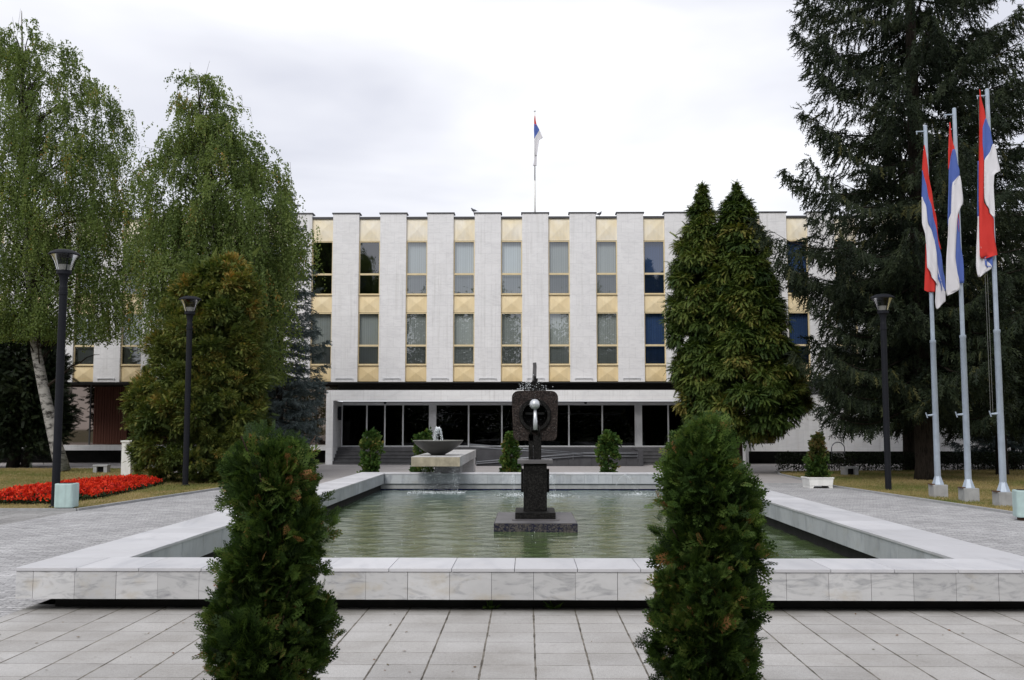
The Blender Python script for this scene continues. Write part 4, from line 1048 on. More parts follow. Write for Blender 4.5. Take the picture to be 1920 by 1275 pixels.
# a car on the left side path: the brown glass of the ground floor mirrors it
t_ = empty('parked_car', (-19.0, .2, 0)); tag(t_, 'white saloon car mirrored in the brown ground floor glass left of the portico', 'car')
bp = [(-2.1, .35), (-2.1, .62), (-1.9, .78), (-1.0, .88), (-.45, 1.32), (.75, 1.36), (1.35, .98), (2.05, .92), (2.12, .6), (2.1, .35)]
MB().prism(bp, -.82, .82, 'y').build('body', M['car_white'], t_, bevel=.05)
for s_ in (-.826, .826):
    MB().prism([(-.86, .92), (-.42, 1.27), (.1, 1.29), (.1, .92)], min(s_, s_ * .99), max(s_, s_ * .99), 'y').build('side_window', M['dark_pole'], t_)
    for xx in (-1.3, 1.3): MB().rev([(.31, 0), (.31, .18)], 20, (xx, s_ * 1.005 if s_ < 0 else s_ * 1.005 - .0, .31), rot=Matrix.Rotation(R(90 if s_ > 0 else -90), 3, 'X')).build('wheel', M['tyre'], t_)
# weeds at the foot of the pool, fallen leaves
for n_, (x_, y_, lab, s_, nn) in enumerate(((-.36, 9.98, 'dandelion weed in a paving joint at the pool foot', .10, 26), (.26, 10.0, 'broad-leaved weed growing from under the pool rim', .12, 16))):
    rs = np.random.RandomState(n_ + 60); a = rs.uniform(0, 6.28, nn); d = np.stack([np.cos(a), np.sin(a) - .6, rs.uniform(.2, 1.2, nn)], 1)
    V = scatter(LEAF * np.array((1, .5, 1)), np.tile((x_, y_, .005), (nn, 1)) + rs.normal(size=(nn, 3)) * (.02, .01, 0), d, np.tile((0, 0, 1.0), (nn, 1)) + rs.normal(size=(nn, 3)) * .3, rs.uniform(s_ * .6, s_ * 1.2, nn))
    tag(quads('weed', V, rs.uniform(0, 1, nn), M['weed']), lab, 'weed')
rs = np.random.RandomState(70); n = 95
pos = np.stack([rs.uniform(-4.5, 5, n), rs.uniform(7, 9.9, n), np.full(n, .006)], 1); a = rs.uniform(0, 6.28, n)
V = scatter(LEAF, pos, np.stack([np.cos(a), np.sin(a), rs.uniform(0, .25, n)], 1), np.tile((0, 0, 1.0), (n, 1)) + rs.normal(size=(n, 3)) * .2, rs.uniform(.012, .04, n))
tag(quads('fallen_leaves', V, rs.uniform(.5, 1, n), M['thuja_brown']), 'few dry leaves scattered on the front paving', 'fallen leaves', None, 'stuff')

# ================================================================== PLANTS
F_NEAR = frond(4, .085, .10, length=.44, ang=42)
F_MID = frond(5, .16, .18, sec=False, length=.6)
F_DROOP = frond(7, .085, .80, sec=False, length=.17, ang=33)
F_TUFT = frond(6, .085, .30, sec=False, length=.24, ang=38)
T_SPR = twig(12, .26, .075)
T_BLU = twig(12, .26, .10, 1.0)

def crown_from_profile(rs, rows, axis_px, Y, M_, K, spread, T, size, inner=(.45, .93), zpow=1.0, lump=.16, lk=(2.2, 2.4), shrink=0.0, **kw):
    """clumps on a body whose left/right outline was measured from the photo; rows = (py, left px, right px)"""
    zs = []; rl = []; rr = []; ax, _ = at(axis_px, 800, Y)
    for py, a, b in rows:
        xa, z = at(a, py, Y); xb, _ = at(b, py, Y); axx = ax
        zs.append(z); rl.append(max(.02, axx - xa)); rr.append(max(.02, xb - axx))
    zs = np.array(zs[::-1]); rl = np.array(rl[::-1]); rr = np.array(rr[::-1])
    zz = np.linspace(zs[0], zs[-1], 400); wgt = np.interp(zz, zs, np.maximum(rl + rr, .05)) ** zpow; cdf = np.cumsum(wgt); cdf /= cdf[-1]
    z = np.interp(rs.uniform(0, 1, M_), cdf, zz); ph = rs.uniform(0, 2 * math.pi, M_)
    c = np.cos(ph); L_ = np.interp(z, zs, rl); R_ = np.interp(z, zs, rr); f = (c + 1) / 2
    L_ = np.maximum(L_ - shrink, .03); R_ = np.maximum(R_ - shrink, .03); mean = (L_ + R_) / 2
    if shrink: kw['cs'] = np.clip(mean / (shrink * 4.0), .38, 1.1); spread = spread * np.clip(mean / (shrink * 3), .3, 1)
    rad = np.where(c > 0, mean + (R_ - mean) * np.abs(c), mean + (L_ - mean) * np.abs(c))
    fr = inner[0] + (inner[1] - inner[0]) * rs.uniform(0, 1, M_) ** .55
    lu = np.zeros(M_)
    for j in range(5): lu += np.sin(rs.uniform(.6, 1.6) * lk[0] * (z - zs[0]) / max(.25, mean.max()) * 2 + rs.randint(1, 4) * ph + rs.uniform(0, 6.3))
    fr = fr * (1 - lump * .25 + lump * np.clip(lu / 2.2, -1, .7) * .9)
    C = np.stack([ax + rad * fr * c, Y + mean * fr * np.sin(ph), z], 1)
    O = np.stack([c, np.sin(ph), np.zeros(M_)], 1)
    return clumps(rs, C, O, K, spread, T, size, **kw)

def lobed(rs, rows, axis_px, Y, NL, rl, per, K, spread, T, size, inner=(.5, .95), zpow=1.0, squash=.8, upw=.35, lt=.25, margin=0.0, trim=0.0, **kw):
    """a crown of many rounded boughs (lobes), each covered with sprays on its outer and upper side"""
    zs = []; lf = []; rt_ = []; ax, _ = at(axis_px, 800, Y)
    for py, a, b in rows:
        xa, z = at(a, py, Y); xb, _ = at(b, py, Y); zs.append(z); lf.append(xa); rt_.append(xb)
    zs = np.array(zs[::-1]); lf = np.array(lf[::-1]); rt_ = np.array(rt_[::-1])
    zz = np.linspace(zs[0], zs[-1], 400); wd = np.interp(zz, zs, rt_ - lf); cdf = np.cumsum(np.maximum(wd, .05) ** zpow); cdf /= cdf[-1]
    z = np.interp((np.arange(NL) + rs.uniform(0, 1, NL)) / NL, cdf, zz); ph = (np.arange(NL) * 2.39996 + rs.uniform(-.5, .5, NL))
    l_ = np.interp(z, zs, lf); r_ = np.interp(z, zs, rt_); hw = np.maximum((r_ - l_) / 2 - margin, .02); cx_ = (l_ + r_) / 2
    R1 = np.minimum(rl * rs.uniform(.5, 1.4, NL), hw * .75 + .02)
    fr = inner[0] + (inner[1] - inner[0]) * rs.uniform(0, 1, NL) ** .5
    rad = np.maximum(hw - R1 * .9, 0) * fr
    z = np.minimum(z, zs[-1] - R1 * squash - trim * rs.uniform(.6, 1.1, NL))
    C = np.stack([cx_ + rad * np.cos(ph), Y + rad * np.sin(ph), z], 1); O = np.stack([np.cos(ph), np.sin(ph), np.zeros(NL)], 1)
    li = np.repeat(np.arange(NL), per)
    nn = norm(norm(rs.normal(size=(NL * per, 3))) + O[li] * .75 + np.array((0, 0, upw)))
    pos = C[li] + nn * np.array((1, 1, squash)) * (R1[li] * rs.uniform(.55, 1.0, NL * per) ** .7)[:, None]
    kw.setdefault('tint_s', .3); bt = kw.pop('base_t', .5)
    cs = np.clip(R1 / rl, .36, 1.15)[li]
    V, T_ = clumps(rs, pos, nn, K, spread * cs, T, size, base_t=bt, cs=cs, **kw)
    return V, T_ + np.repeat((rs.normal(size=NL) * lt * .5)[li], K * len(T))
def plant(name, label, cat, loc, group=None):
    t = empty(name, loc); tag(t, label, cat, group); return t
def put(o, t):
    o.parent = t; o.matrix_parent_inverse = Matrix.Translation(t.location).inverted(); return o
def stem(t, pts, rad, mat, name='trunk', n=10): return put(MB().tube(pts, rad, n).build(name, mat, None, smooth=True), t)

# ---- the two thujas in the foreground
rowsL = [(820, 478, 560), (836, 448, 585), (852, 428, 597), (890, 420, 604), (940, 414, 612), (1000, 416, 622), (1040, 418, 612), (1062, 405, 600), (1110, 392, 597), (1150, 380, 624), (1190, 372, 634), (1230, 378, 618), (1275, 386, 602), (1350, 400, 590), (1400, 450, 560)]
rowsR = [(774, 1296, 1338), (788, 1275, 1358), (805, 1266, 1368), (840, 1258, 1374), (880, 1228, 1380), (897, 1220, 1396), (920, 1228, 1428), (960, 1236, 1446), (1000, 1240, 1430), (1040, 1232, 1438), (1070, 1202, 1448), (1110, 1206, 1442), (1150, 1212, 1420), (1190, 1198, 1420), (1230, 1216, 1434), (1275, 1226, 1434), (1350, 1245, 1415), (1400, 1290, 1365)]
for seed, rows, axp, Y, lab in ((101, rowsL, 508, 5.5, 'ragged dark green thuja in the left foreground, blunt top with orange tips'),
                                (102, rowsR, 1328, 5.5, 'taller dark green thuja in the right foreground with a pointed top')):
    rs = np.random.RandomState(seed); ax, _ = at(axp, 900, Y)
    t = plant('thuja_shrub', lab, 'shrub', (ax, Y, 0), 'foreground thujas')
    V, T_ = lobed(rs, rows, axp, Y, 112, .085, 14, 8, .018, F_NEAR, (.050, .112), inner=(.35, 1.08), zpow=.8, margin=.072, trim=.085, wo=.75, wu=.45, wr=.5, tint_s=.2, base_t=.47, jit=.17, lt=.22)
    V2, T2 = crown_from_profile(rs, rows[4:-2], axp, Y, 40, 8, .012, F_NEAR, (.05, .095), inner=(.84, .99), lump=.12, wo=.95, wu=.5, wr=.45, tint_s=.3, base_t=.52, jit=.16)
    V = np.concatenate([V, V2]); T_ = np.concatenate([T_, T2])
    put(quads('crown', V, T_, M['thuja']), t)
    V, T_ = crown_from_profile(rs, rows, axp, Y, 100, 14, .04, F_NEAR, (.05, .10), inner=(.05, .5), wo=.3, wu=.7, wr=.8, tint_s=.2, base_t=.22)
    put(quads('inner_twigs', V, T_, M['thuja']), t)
    stem(t, [(ax, Y, -.02), (ax + .02, Y, .5), (ax - .01, Y + .02, 1.1), (ax, Y, 1.55)], [.035, .03, .02, .006], M['bark_red'])
    mb = MB()
    for k in range(26):
        z = rs.uniform(.25, 1.45); a = rs.uniform(0, 6.28); l = rs.uniform(.12, .26)
        mb.tube([(ax, Y, z), (ax + math.cos(a) * l * .6, Y + math.sin(a) * l * .6, z + l * .5), (ax + math.cos(a) * l, Y + math.sin(a) * l, z + l * 1.1)], [.008, .006, .003], 5)
    put(mb.build('branches', M['bark_red'], None), t)

# ---- small thujas behind the pool
small = [(695, 33.0, [(811, 686, 706), (816, 679, 714), (830, 677, 715), (850, 678, 712), (870, 674, 710), (890, 673, 708), (902, 680, 702)], 'small bright thuja left of the dark bowl, in front of the entrance steps', 201),
         (795, 33.2, [(813, 788, 803), (818, 779, 808), (835, 775, 810), (860, 773, 814), (885, 772, 818), (902, 780, 810)], 'small bright thuja half hidden behind the bowl and stone block', 202),
         (957, 32.6, [(812, 954, 961), (825, 949, 966), (845, 944, 972), (870, 940, 976), (885, 938, 977), (903, 944, 970)], 'small cone-shaped thuja just left of the dark sculpture', 203),
         (1140, 32.8, [(814, 1134, 1150), (822, 1124, 1161), (835, 1116, 1165), (852, 1121, 1162), (870, 1123, 1160), (885, 1126, 1158), (903, 1131, 1152)], 'small top-heavy thuja on the paving right of the dark sculpture', 204)]
for axp, Y, rows, lab, seed in small:
    rs = np.random.RandomState(seed); ax, _ = at(axp, 880, Y)
    t = plant('thuja_shrub', lab, 'shrub', (ax, Y, 0), 'small thujas behind the pool')
    V, T_ = crown_from_profile(rs, rows, axp, Y, 95, 26, .045, F_MID, (.06, .13), inner=(.3, .9), wo=.6, wu=.6, wr=.6, tint_s=.4, base_t=.5)
    put(quads('crown', V, T_, M['thuja_bright']), t); stem(t, [(ax, Y, -.02), (ax, Y, 1.3)], [.03, .01], M['bark_red'])
# planter thuja
rs = np.random.RandomState(210); Y = 29.75; ax, _ = at(1532, 880, Y)
t = plant('thuja_shrub', 'small two-tone thuja, brown above and green below, in the white planter', 'shrub', (ax, Y, .31))
V, T_ = crown_from_profile(rs, [(856, 1510, 1550), (870, 1508, 1552), (885, 1509, 1552), (897, 1514, 1548)], 1532, Y, 70, 26, .04, F_MID, (.06, .12), inner=(.2, .9), wo=.6, wu=.6, wr=.6, base_t=.45)
put(quads('green_crown', V, T_, M['thuja']), t)
V, T_ = crown_from_profile(rs, [(814, 1530, 1540), (820, 1523, 1545), (840, 1516, 1548), (860, 1514, 1550)], 1532, Y, 60, 24, .035, F_MID, (.05, .10), inner=(.2, .9), wo=.6, wu=.6, wr=.6, base_t=.5)
put(quads('brown_crown', V, T_, M['thuja_brown']), t); stem(t, [(ax, Y, .31), (ax, Y, 1.2)], [.025, .01], M['bark_red'])

# ---- double-topped cypress right of the entrance
def layered(rs, bodies, M_, K, spread, size, T, **kw):
    Vs = []; Ts = []
    for axp, Y, rows, share in bodies:
        V, T_ = crown_from_profile(rs, rows, axp, Y, int(M_ * share), K, spread, T, size, **kw)
        Vs.append(V); Ts.append(T_)
    return np.concatenate(Vs), np.concatenate(Ts)
rs = np.random.RandomState(301); Y = 38.8
def rad_rows(ax, tab): return [(y, ax - r_, ax + r_) for y, r_ in tab]
bodies = [(1318, Y + .2, [(346, 1314, 1322), (365, 1304, 1334), (395, 1292, 1341), (425, 1280, 1346), (470, 1266, 1356), (520, 1256, 1360), (570, 1250, 1368), (620, 1252, 1372), (670, 1258, 1372), (720, 1266, 1372), (770, 1285, 1370), (800, 1305, 1360)], .40),
          (1390, Y - .3, [(347, 1374, 1388), (365, 1364, 1396), (395, 1352, 1410), (430, 1345, 1424), (470, 1335, 1446), (520, 1330, 1458), (570, 1325, 1466), (630, 1320, 1476), (690, 1312, 1498), (725, 1308, 1530), (748, 1308, 1528), (778, 1312, 1500), (805, 1330, 1478), (818, 1350, 1460)], .60)]
bx, _ = at(1385, 880, Y)
t = plant('cypress_tree', 'double-topped green cypress tree covering the right end of the portico', 'tree', (bx, Y, 0))
Vs = []; Ts = []
for axp_, Y_, rows_, share in bodies:
    V, T_ = lobed(rs, rows_, axp_, Y_, int(270 * share), .44, 15, 28, .085, F_DROOP, (.15, .36), inner=(.5, 1.10), zpow=.8, squash=.55, upw=.45, margin=.09, wo=.75, wu=.12, wr=.7, flat=.5, tint_s=.25, base_t=.5, jit=.12, lt=.4, upn=True)
    Vs.append(V); Ts.append(T_)
    xt, zt_ = at((rows_[0][1] + rows_[0][2]) / 2, rows_[0][0], Y_); nl = 46; hz = rs.uniform(0, 1, nl) ** .8 * 1.5
    an = rs.uniform(0, 6.28, nl); rr = .02 + .16 * hz * rs.uniform(.3, 1, nl)
    xb, _ = at((rows_[3][1] + rows_[3][2]) / 2, rows_[3][0], Y_)
    C = np.stack([xt + (xb - xt) * hz / 1.5 + rr * np.cos(an), Y_ + rr * np.sin(an), zt_ - hz], 1)
    V, T_ = clumps(rs, C, np.stack([np.cos(an), np.sin(an), 0 * an], 1), 22, .035, F_DROOP, (.12, .26), wo=.5, wu=.5, wr=.5, base_t=.5, upn=True)
    Vs.append(V); Ts.append(T_)
V = np.concatenate(Vs); T_ = np.concatenate(Ts)
put(quads('crown', V, T_, M['cypress']), t)
V, T_ = layered(rs, [(a_, b_, r_[3:], c_) for a_, b_, r_, c_ in bodies], 150, 26, .16, (.25, .4), F_DROOP, inner=(.05, .5), zpow=1.4, wo=.6, wu=0, wr=.6, base_t=.15, tint_s=.15, upn=True)  # dark tint puts the crown's inner shade into these sprays
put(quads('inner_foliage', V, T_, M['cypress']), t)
stem(t, [(bx - .05, Y, -.05), (bx, Y, 1.2), (bx + .02, Y, 4), (bx + .1, Y, 9.8)], [.22, .16, .13, .03], M['bark_red'])
x2, _ = at(1340, 800, Y)
stem(t, [(bx - .15, Y + .15, .0), (x2 + .1, Y + .2, 1.6), (x2 - .2, Y + .2, 5), (at(1318, 400, Y)[0], Y + .2, 9.8)], [.18, .13, .11, .03], M['bark_red'], 'second_trunk')

# ---- browning thuja tree on the left
rs = np.random.RandomState(302); Y = 32.6
rows = [(482, 408, 432), (500, 390, 462), (520, 350, 482), (545, 325, 490), (580, 305, 494), (630, 285, 497), (690, 268, 500), (740, 240, 503), (800, 232, 506), (850, 250, 506), (890, 262, 498), (908, 280, 480)]
bx, _ = at(385, 880, Y)
t = plant('thuja_tree', 'broad bronze-brown thuja tree behind the second black lamp', 'tree', (bx, Y, 0))
V, T_ = lobed(rs, rows, 392, Y, 260, .38, 14, 30, .07, F_TUFT, (.10, .22), inner=(.6, 1.04), margin=.10, squash=.75, wo=.8, wu=.25, wr=.65, tint_s=.3, base_t=.34, jit=.13, lt=.35, flat=.8, upn=True)
zc = V[:, :, 2].mean(1); T_ = T_ + (zc - 3.9) * .038 + (rs.uniform(0, 1, len(T_)) > .985) * .3
put(quads('crown', V, T_, M['bronze']), t)
V, T_ = crown_from_profile(rs, rows, 392, Y, 160, 26, .3, F_TUFT, (.25, .45), inner=(.05, .6), wo=.6, wu=.2, wr=.6, base_t=.06, tint_s=.1)  # inner tufts coloured dark to deepen the shaded gaps
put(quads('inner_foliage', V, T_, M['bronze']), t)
stem(t, [(bx, Y, -.05), (bx + .05, Y, 3), (bx + .2, Y, 6.4)], [.2, .14, .03], M['bark_red'])

# ---- spruces
def spruce(name, label, x, Y, H, rtab, seed, mat, T, whorl=.42, nb=7, tw=.13, droop=.18, hang=.35, z0=1.2, lean=0, twig_len=(.22, .48), rt=.30, base_t=.5, sub=1.0, gap=0.0, up=.22):
    """rtab: (z, branch length); whorled branches that droop and turn up at the tip, with hanging side twigs"""
    rs = np.random.RandomState(seed)
    t = plant(name, label, 'tree', (x, Y, 0)); bm = MB()
    stem(t, [(x, Y, -.1), (x, Y, .5), (x + lean * .3, Y, H * .3), (x + lean * .7, Y, H * .7), (x + lean, Y, H)], [rt * 1.25, rt, rt * .8, rt * .45, .02], M['bark'], n=14)
    P = []; D = []; S = []; TT = []
    z = z0
    while z < H - .3:
        n_ = (nb if z < H * .33 else nb - 2)
        for k in range(n_):
            a = 2 * math.pi * (k + rs.uniform(-.35, .35)) / n_ + z * 2.1
            zb = z + rs.uniform(-.2, .2); l = prof(rtab, zb) * rs.uniform(.72, 1.12)
            if rs.uniform() < gap: l *= .45
            m_ = max(4, int(l / tw)); s = np.linspace(.12, 1, m_)
            elev = up * (1 - .9 * zb / H) * -1 + .45 * (zb / H) ** 1.5
            ca, sa = math.cos(a), math.sin(a)
            bend = rs.uniform(-.12, .12)
            bz = zb + l * (elev * s - droop * np.sin(s * 2.4) + droop * 1.15 * s ** 3)
            bx_ = x + lean * zb / H + l * s * ca - bend * l * s ** 2 * sa; by_ = Y + l * s * sa + bend * l * s ** 2 * ca
            pts = np.stack([bx_, by_, bz], 1)
            if l > .7:
                q = pts[:: max(1, m_ // 6)]; bm.tube([tuple(v) for v in q], list(np.linspace(.012 + .008 * l, .004, len(q))), 4, caps=False)
            dirb = np.array((ca, sa, 0.0)); side = np.array((-sa, ca, 0.0))
            for sg in (1, -1):
                sl = (.55 * l * (1 - s) ** .8 * (.25 + s) + .14) * rs.uniform(.6, 1.1, m_) * sub     # side twig reach
                # points along every side twig
                for u in (0.25, .55, .85, 1.0):
                    keep = (sl * u < 3)
                    pp = pts + (dirb * .55 + side * sg * .83)[None] * (sl * u)[:, None]
                    pp[:, 2] -= .22 * (sl * u) ** 1.3
                    dd = np.tile(dirb * .5 + side * sg * .6, (m_, 1)); dd[:, 2] -= rs.uniform(.0, 2 * hang, m_) * 1.6
                    dd += rs.normal(size=dd.shape) * .22
                    kk = keep & (rs.uniform(size=m_) < (.95 if u < 1 else .8))
                    P.append(pp[kk]); D.append(dd[kk]); S.append(rs.uniform(twig_len[0], twig_len[1], kk.sum()) * (1.0 if l > .8 else .7))
                    TT.append(np.full(kk.sum(), rs.normal() * .12) + .25 * u)
            dd = np.tile(dirb, (m_, 1)); dd[:, 2] += rs.uniform(-.5, .3, m_); P.append(pts + rs.normal(size=pts.shape) * .03); D.append(dd); S.append(rs.uniform(twig_len[0], twig_len[1], m_) * .9); TT.append(np.full(m_, .0))
        z += whorl * rs.uniform(.8, 1.2) * (1 if z < H * .33 else 1.25)
    P = np.concatenate(P); D = np.concatenate(D); S = np.concatenate(S); TT = np.concatenate(TT)
    V = scatter(T, P, D, rs.normal(size=P.shape), S)
    tn = np.repeat(base_t - .1 + TT + rs.normal(size=len(TT)) * .13, len(T))
    put(quads('crown', V, tn, mat), t)
    put(bm.build('branches', M['bark'], None), t)
    return t
# the tall spruce
spruce('spruce_tree', 'very tall dark spruce behind the flagpoles, top cut by the frame', 13.05, 33.6, 24,
       [(1, 2.4), (2.2, 3.1), (4, 3.7), (6, 3.9), (7.6, 4.5), (9.3, 5.0), (11, 4.3), (13, 4.1), (16, 4.2), (20, 2.4), (24, .2)], 401, M['spruce'], T_SPR, whorl=.52, nb=7, tw=.15, droop=.20, hang=.85, z0=2.9, rt=.33, gap=.14, base_t=.5, twig_len=(.24, .58), sub=.88)
spruce('spruce_tree', 'dark spruce behind the tall one, its own trunk right beside the lamp pole', 15.5, 41.5, 15,
       [(1, 2.3), (3, 3.0), (6, 3.0), (9, 2.4), (12, 1.5), (15, .1)], 402, M['dark_needles'], T_SPR, whorl=.6, nb=7, tw=.22, hang=.5, z0=2.7, rt=.27, base_t=.45, twig_len=(.3, .6))
spruce('spruce_tree', 'dark spruce on the right lawn beyond the tallest flagpole', 17.2, 37.2, 17,
       [(1, 2.4), (3, 3.4), (6, 3.5), (10, 3.0), (14, 1.5), (17, .1)], 403, M['dark_needles'], T_SPR, whorl=.6, nb=7, tw=.22, hang=.5, z0=2.5, rt=.2, base_t=.55, twig_len=(.3, .6))
spruce('spruce_tree', 'low blue-grey young spruce at the right edge behind the hedge', 20.6, 43.5, 5.2,
       [(0, 2.2), (1.5, 2.0), (3.5, 1.0), (5.2, .1)], 404, M['blue_spruce'], T_BLU, whorl=.4, nb=8, tw=.2, hang=.15, droop=.05, z0=.5, rt=.1, base_t=.3, up=-.05)
spruce('spruce_tree', 'blue-grey spruce squeezed between the birch and the office building', -9.85, 40.3, 11.6,
       [(1, 1.2), (2, 1.65), (5, 1.7), (8, 1.1), (10, .6), (11.6, .08)], 405, M['blue_spruce'], T_BLU, whorl=.38, nb=8, tw=.15, hang=.22, droop=.10, z0=1.5, rt=.16, base_t=.58, twig_len=(.18, .36))

# ---- dark conifer at the far left
rs = np.random.RandomState(303); Y = 43.8
rows = [(600, 20, 50), (630, -10, 75), (660, -35, 95), (700, -55, 108), (740, -65, 120), (790, -60, 124), (825, -50, 112), (842, -20, 85)]
bx, _ = at(28, 870, Y)
t = plant('yew_tree', 'dark yew tree with two low trunks behind the left birch', 'tree', (bx, Y, 0))
V, T_ = crown_from_profile(rs, rows, 45, Y, 420, 34, .2, F_TUFT, (.25, .5), inner=(.3, .95), wo=.7, wu=-.1, wr=.7, tint_s=.4, base_t=.45)
put(quads('crown', V, T_, M['dark_needles']), t)
stem(t, [(bx - .1, Y, -.05), (bx + .05, Y, 1.2), (bx + .2, Y, 4.5)], [.28, .22, .05], M['bark']); stem(t, [(bx + .35, Y + .1, -.05), (bx + .75, Y, 1.3), (bx + 1.0, Y, 3.5)], [.2, .16, .05], M['bark'], 'second_trunk')

# ---- weeping birches
def birch(label, pts, rad, crown_rows, axp, Y, seed, n_str, leaf=(.06, .10), len_=(.7, 2.4), H=16, spikes=0):
    rs = np.random.RandomState(seed); base = pts[0]
    t = plant('birch_tree', label, 'tree', base, None)
    stem(t, pts, rad, M['bark_birch'], n=14)
    tab = []
    for py, a, b in crown_rows:
        xa, z = at(a, py, Y); xb, _ = at(b, py, Y); tab.append((z, (xa + xb) / 2, max(.15, (xb - xa) / 2)))
    tab = np.array(sorted(tab)); zs = tab[:, 0]
    tp = np.array(pts, float)
    def trunk_at(z): return np.array([np.interp(z, tp[:, 2], tp[:, i]) for i in (0, 1)] + [z])
    lm = MB(); Ls = []
    zt = zs[-1]
    for k in range(22):
        zb = 3.0 + (zt - 4.2) * ((k + rs.uniform(0, 1)) / 22) ** .9
        b0 = trunk_at(zb); a = k * 2.4 + rs.uniform(-.4, .4)
        ze = min(zt - .2, zb + rs.uniform(1.2, 3.2)); c = np.interp(ze, zs, tab[:, 1]); r_ = np.interp(ze, zs, tab[:, 2]) * rs.uniform(.55, .95)
        e = np.array((c + r_ * math.cos(a), Y + r_ * .85 * math.sin(a), ze))
        s = np.linspace(0, 1, 9)[:, None]
        P = b0 + (e - b0) * s; P[:, 2] = b0[2] + (ze - b0[2]) * np.sin(s[:, 0] * 1.45) / math.sin(1.45)
        P += rs.normal(size=P.shape) * .06 * s
        lm.tube([tuple(v) for v in P], list(np.linspace(max(.02, .075 * (1 - zb / (zt + 3))), .008, 9)), 5, caps=False)
        Ls.append(P)
    Ls = np.array(Ls)
    # clusters of hanging strands fill the crown
    Mc = n_str // 13; zz = np.linspace(zs[0] + .5, zs[-1] - .15, 300); cdf = np.cumsum(np.interp(zz, zs, tab[:, 2]) ** 1.15); cdf /= cdf[-1]
    cz = np.interp(rs.uniform(0, 1, Mc), cdf, zz); ca = rs.uniform(0, 6.283, Mc); cr = rs.uniform(.12, 1, Mc) ** .6 * (.86 + .14 * np.sin(cz * 2.3 + ca * 2))
    r_ = np.interp(cz, zs, tab[:, 2]) * cr
    CC = np.stack([np.interp(cz, zs, tab[:, 1]) + r_ * np.cos(ca), Y + r_ * .85 * np.sin(ca), cz], 1)
    n = Mc * 13; ci = np.repeat(np.arange(Mc), 13)
    S0 = CC[ci] + rs.normal(size=(n, 3)) * np.array((.30, .30, .22)) * np.interp(cz, [3, zt], [1.1, .6])[ci][:, None]
    cl = rs.uniform(len_[0], len_[1], Mc) * np.interp(cz, [3, zt * .65, zt], [1.0, .8, .28])
    ln = cl[ci] * rs.uniform(.45, 1.1, n); bot = S0[:, 2] - ln
    ln = np.where(bot < zs[0], np.maximum(.3, S0[:, 2] - zs[0]), ln)
    od = np.stack([np.cos(ca), np.sin(ca), 0 * ca], 1)[ci] + rs.normal(size=(n, 3)) * .5; od[:, 2] = 0
    out_ = od * rs.uniform(.08, .34, n)[:, None]
    Kl = 26; s = np.linspace(.02, 1, Kl)
    X = S0[:, None, :] + out_[:, None, :] * np.sqrt(s)[None, :, None]; X[:, :, 2] += .10 * np.sin(s * 3.1)[None] - (ln[:, None] * s[None] ** 1.15)
    X = X + rs.normal(size=X.shape) * .035
    X = X.reshape(-1, 3)
    keep = rs.uniform(size=len(X)) < .9; st = np.repeat((rs.normal(size=Mc) * .16)[ci] + rs.normal(size=n) * .08, Kl)[keep]; X = X[keep]
    d = rs.normal(size=X.shape) * .6; d[:, 2] -= .9
    V = scatter(LEAF, X, d, rs.normal(size=X.shape), rs.uniform(leaf[0], leaf[1], len(X)))
    put(quads('crown', V, .45 + st + rs.normal(size=len(X)) * .13, M['birch']), t)
    for k in range(0, Mc, 3):
        b0 = trunk_at(max(2.5, cz[k] - rs.uniform(.8, 2.2))); s2 = np.linspace(0, 1, 6)[:, None]; Pk = b0 + (CC[k] - b0) * s2; Pk[:, 2] += .5 * np.sin(s2[:, 0] * 3.14)
        lm.tube([tuple(v) for v in Pk], list(np.linspace(.03, .006, 6)), 4, caps=False)
    # thin twigs of the strands
    tw = lm
    for i in range(0, n, 6):
        p0 = S0[i]; p1 = p0 + out_[i] * .8 + np.array((0, 0, .05)); p2 = p0 + out_[i] - np.array((0, 0, ln[i] * .75))
        tw.tube([tuple(p0), tuple(p1), tuple(p2)], [.007, .006, .003], 3, caps=False)
    for k in range(spikes):
        p0 = trunk_at(zt - 1.0) + rs.normal(size=3) * (.25, .2, .2); tw.tube([tuple(p0), (p0[0] + rs.uniform(-.25, .35), p0[1], zt + rs.uniform(.1, .6))], [.012, .003], 4, caps=False)
    put(lm.build('limbs', M['bark'], None), t)
    return t
Y = 39.2
pz = [(118, 884), (104, 830), (84, 740), (68, 660), (58, 560), (52, 450), (46, 330), (42, 200), (42, 90), (40, 20)]
pts = [(at(px, py, Y)[0], Y, max(-.05, at(px, py, Y)[1])) for px, py in pz]
birch('tall weeping birch with a leaning white trunk at the left edge', pts, [.30, .24, .21, .19, .17, .15, .12, .08, .045, .012],
      [(640, -30, 250), (560, -40, 262), (480, -60, 275), (380, -70, 282), (300, -60, 275), (230, -50, 245), (170, -40, 215), (120, -30, 170), (80, -20, 120), (45, 10, 70)], 60, Y, 501, 6700, spikes=4)
Y = 36.6
pz = [(425, 890), (424, 700), (415, 560), (400, 430), (385, 300), (375, 210), (370, 140)]
pts = [(at(px, py, Y)[0], Y, max(-.05, at(px, py, Y)[1])) for px, py in pz]
birch('weeping birch between the bronze-brown thuja and the office building', pts, [.2, .16, .14, .12, .08, .04, .01],
      [(720, 400, 515), (640, 370, 535), (560, 262, 560), (480, 248, 582), (400, 252, 578), (340, 262, 556), (290, 276, 524), (240, 300, 470), (190, 328, 432), (140, 348, 396)], 410, Y, 502, 7300, spikes=3)

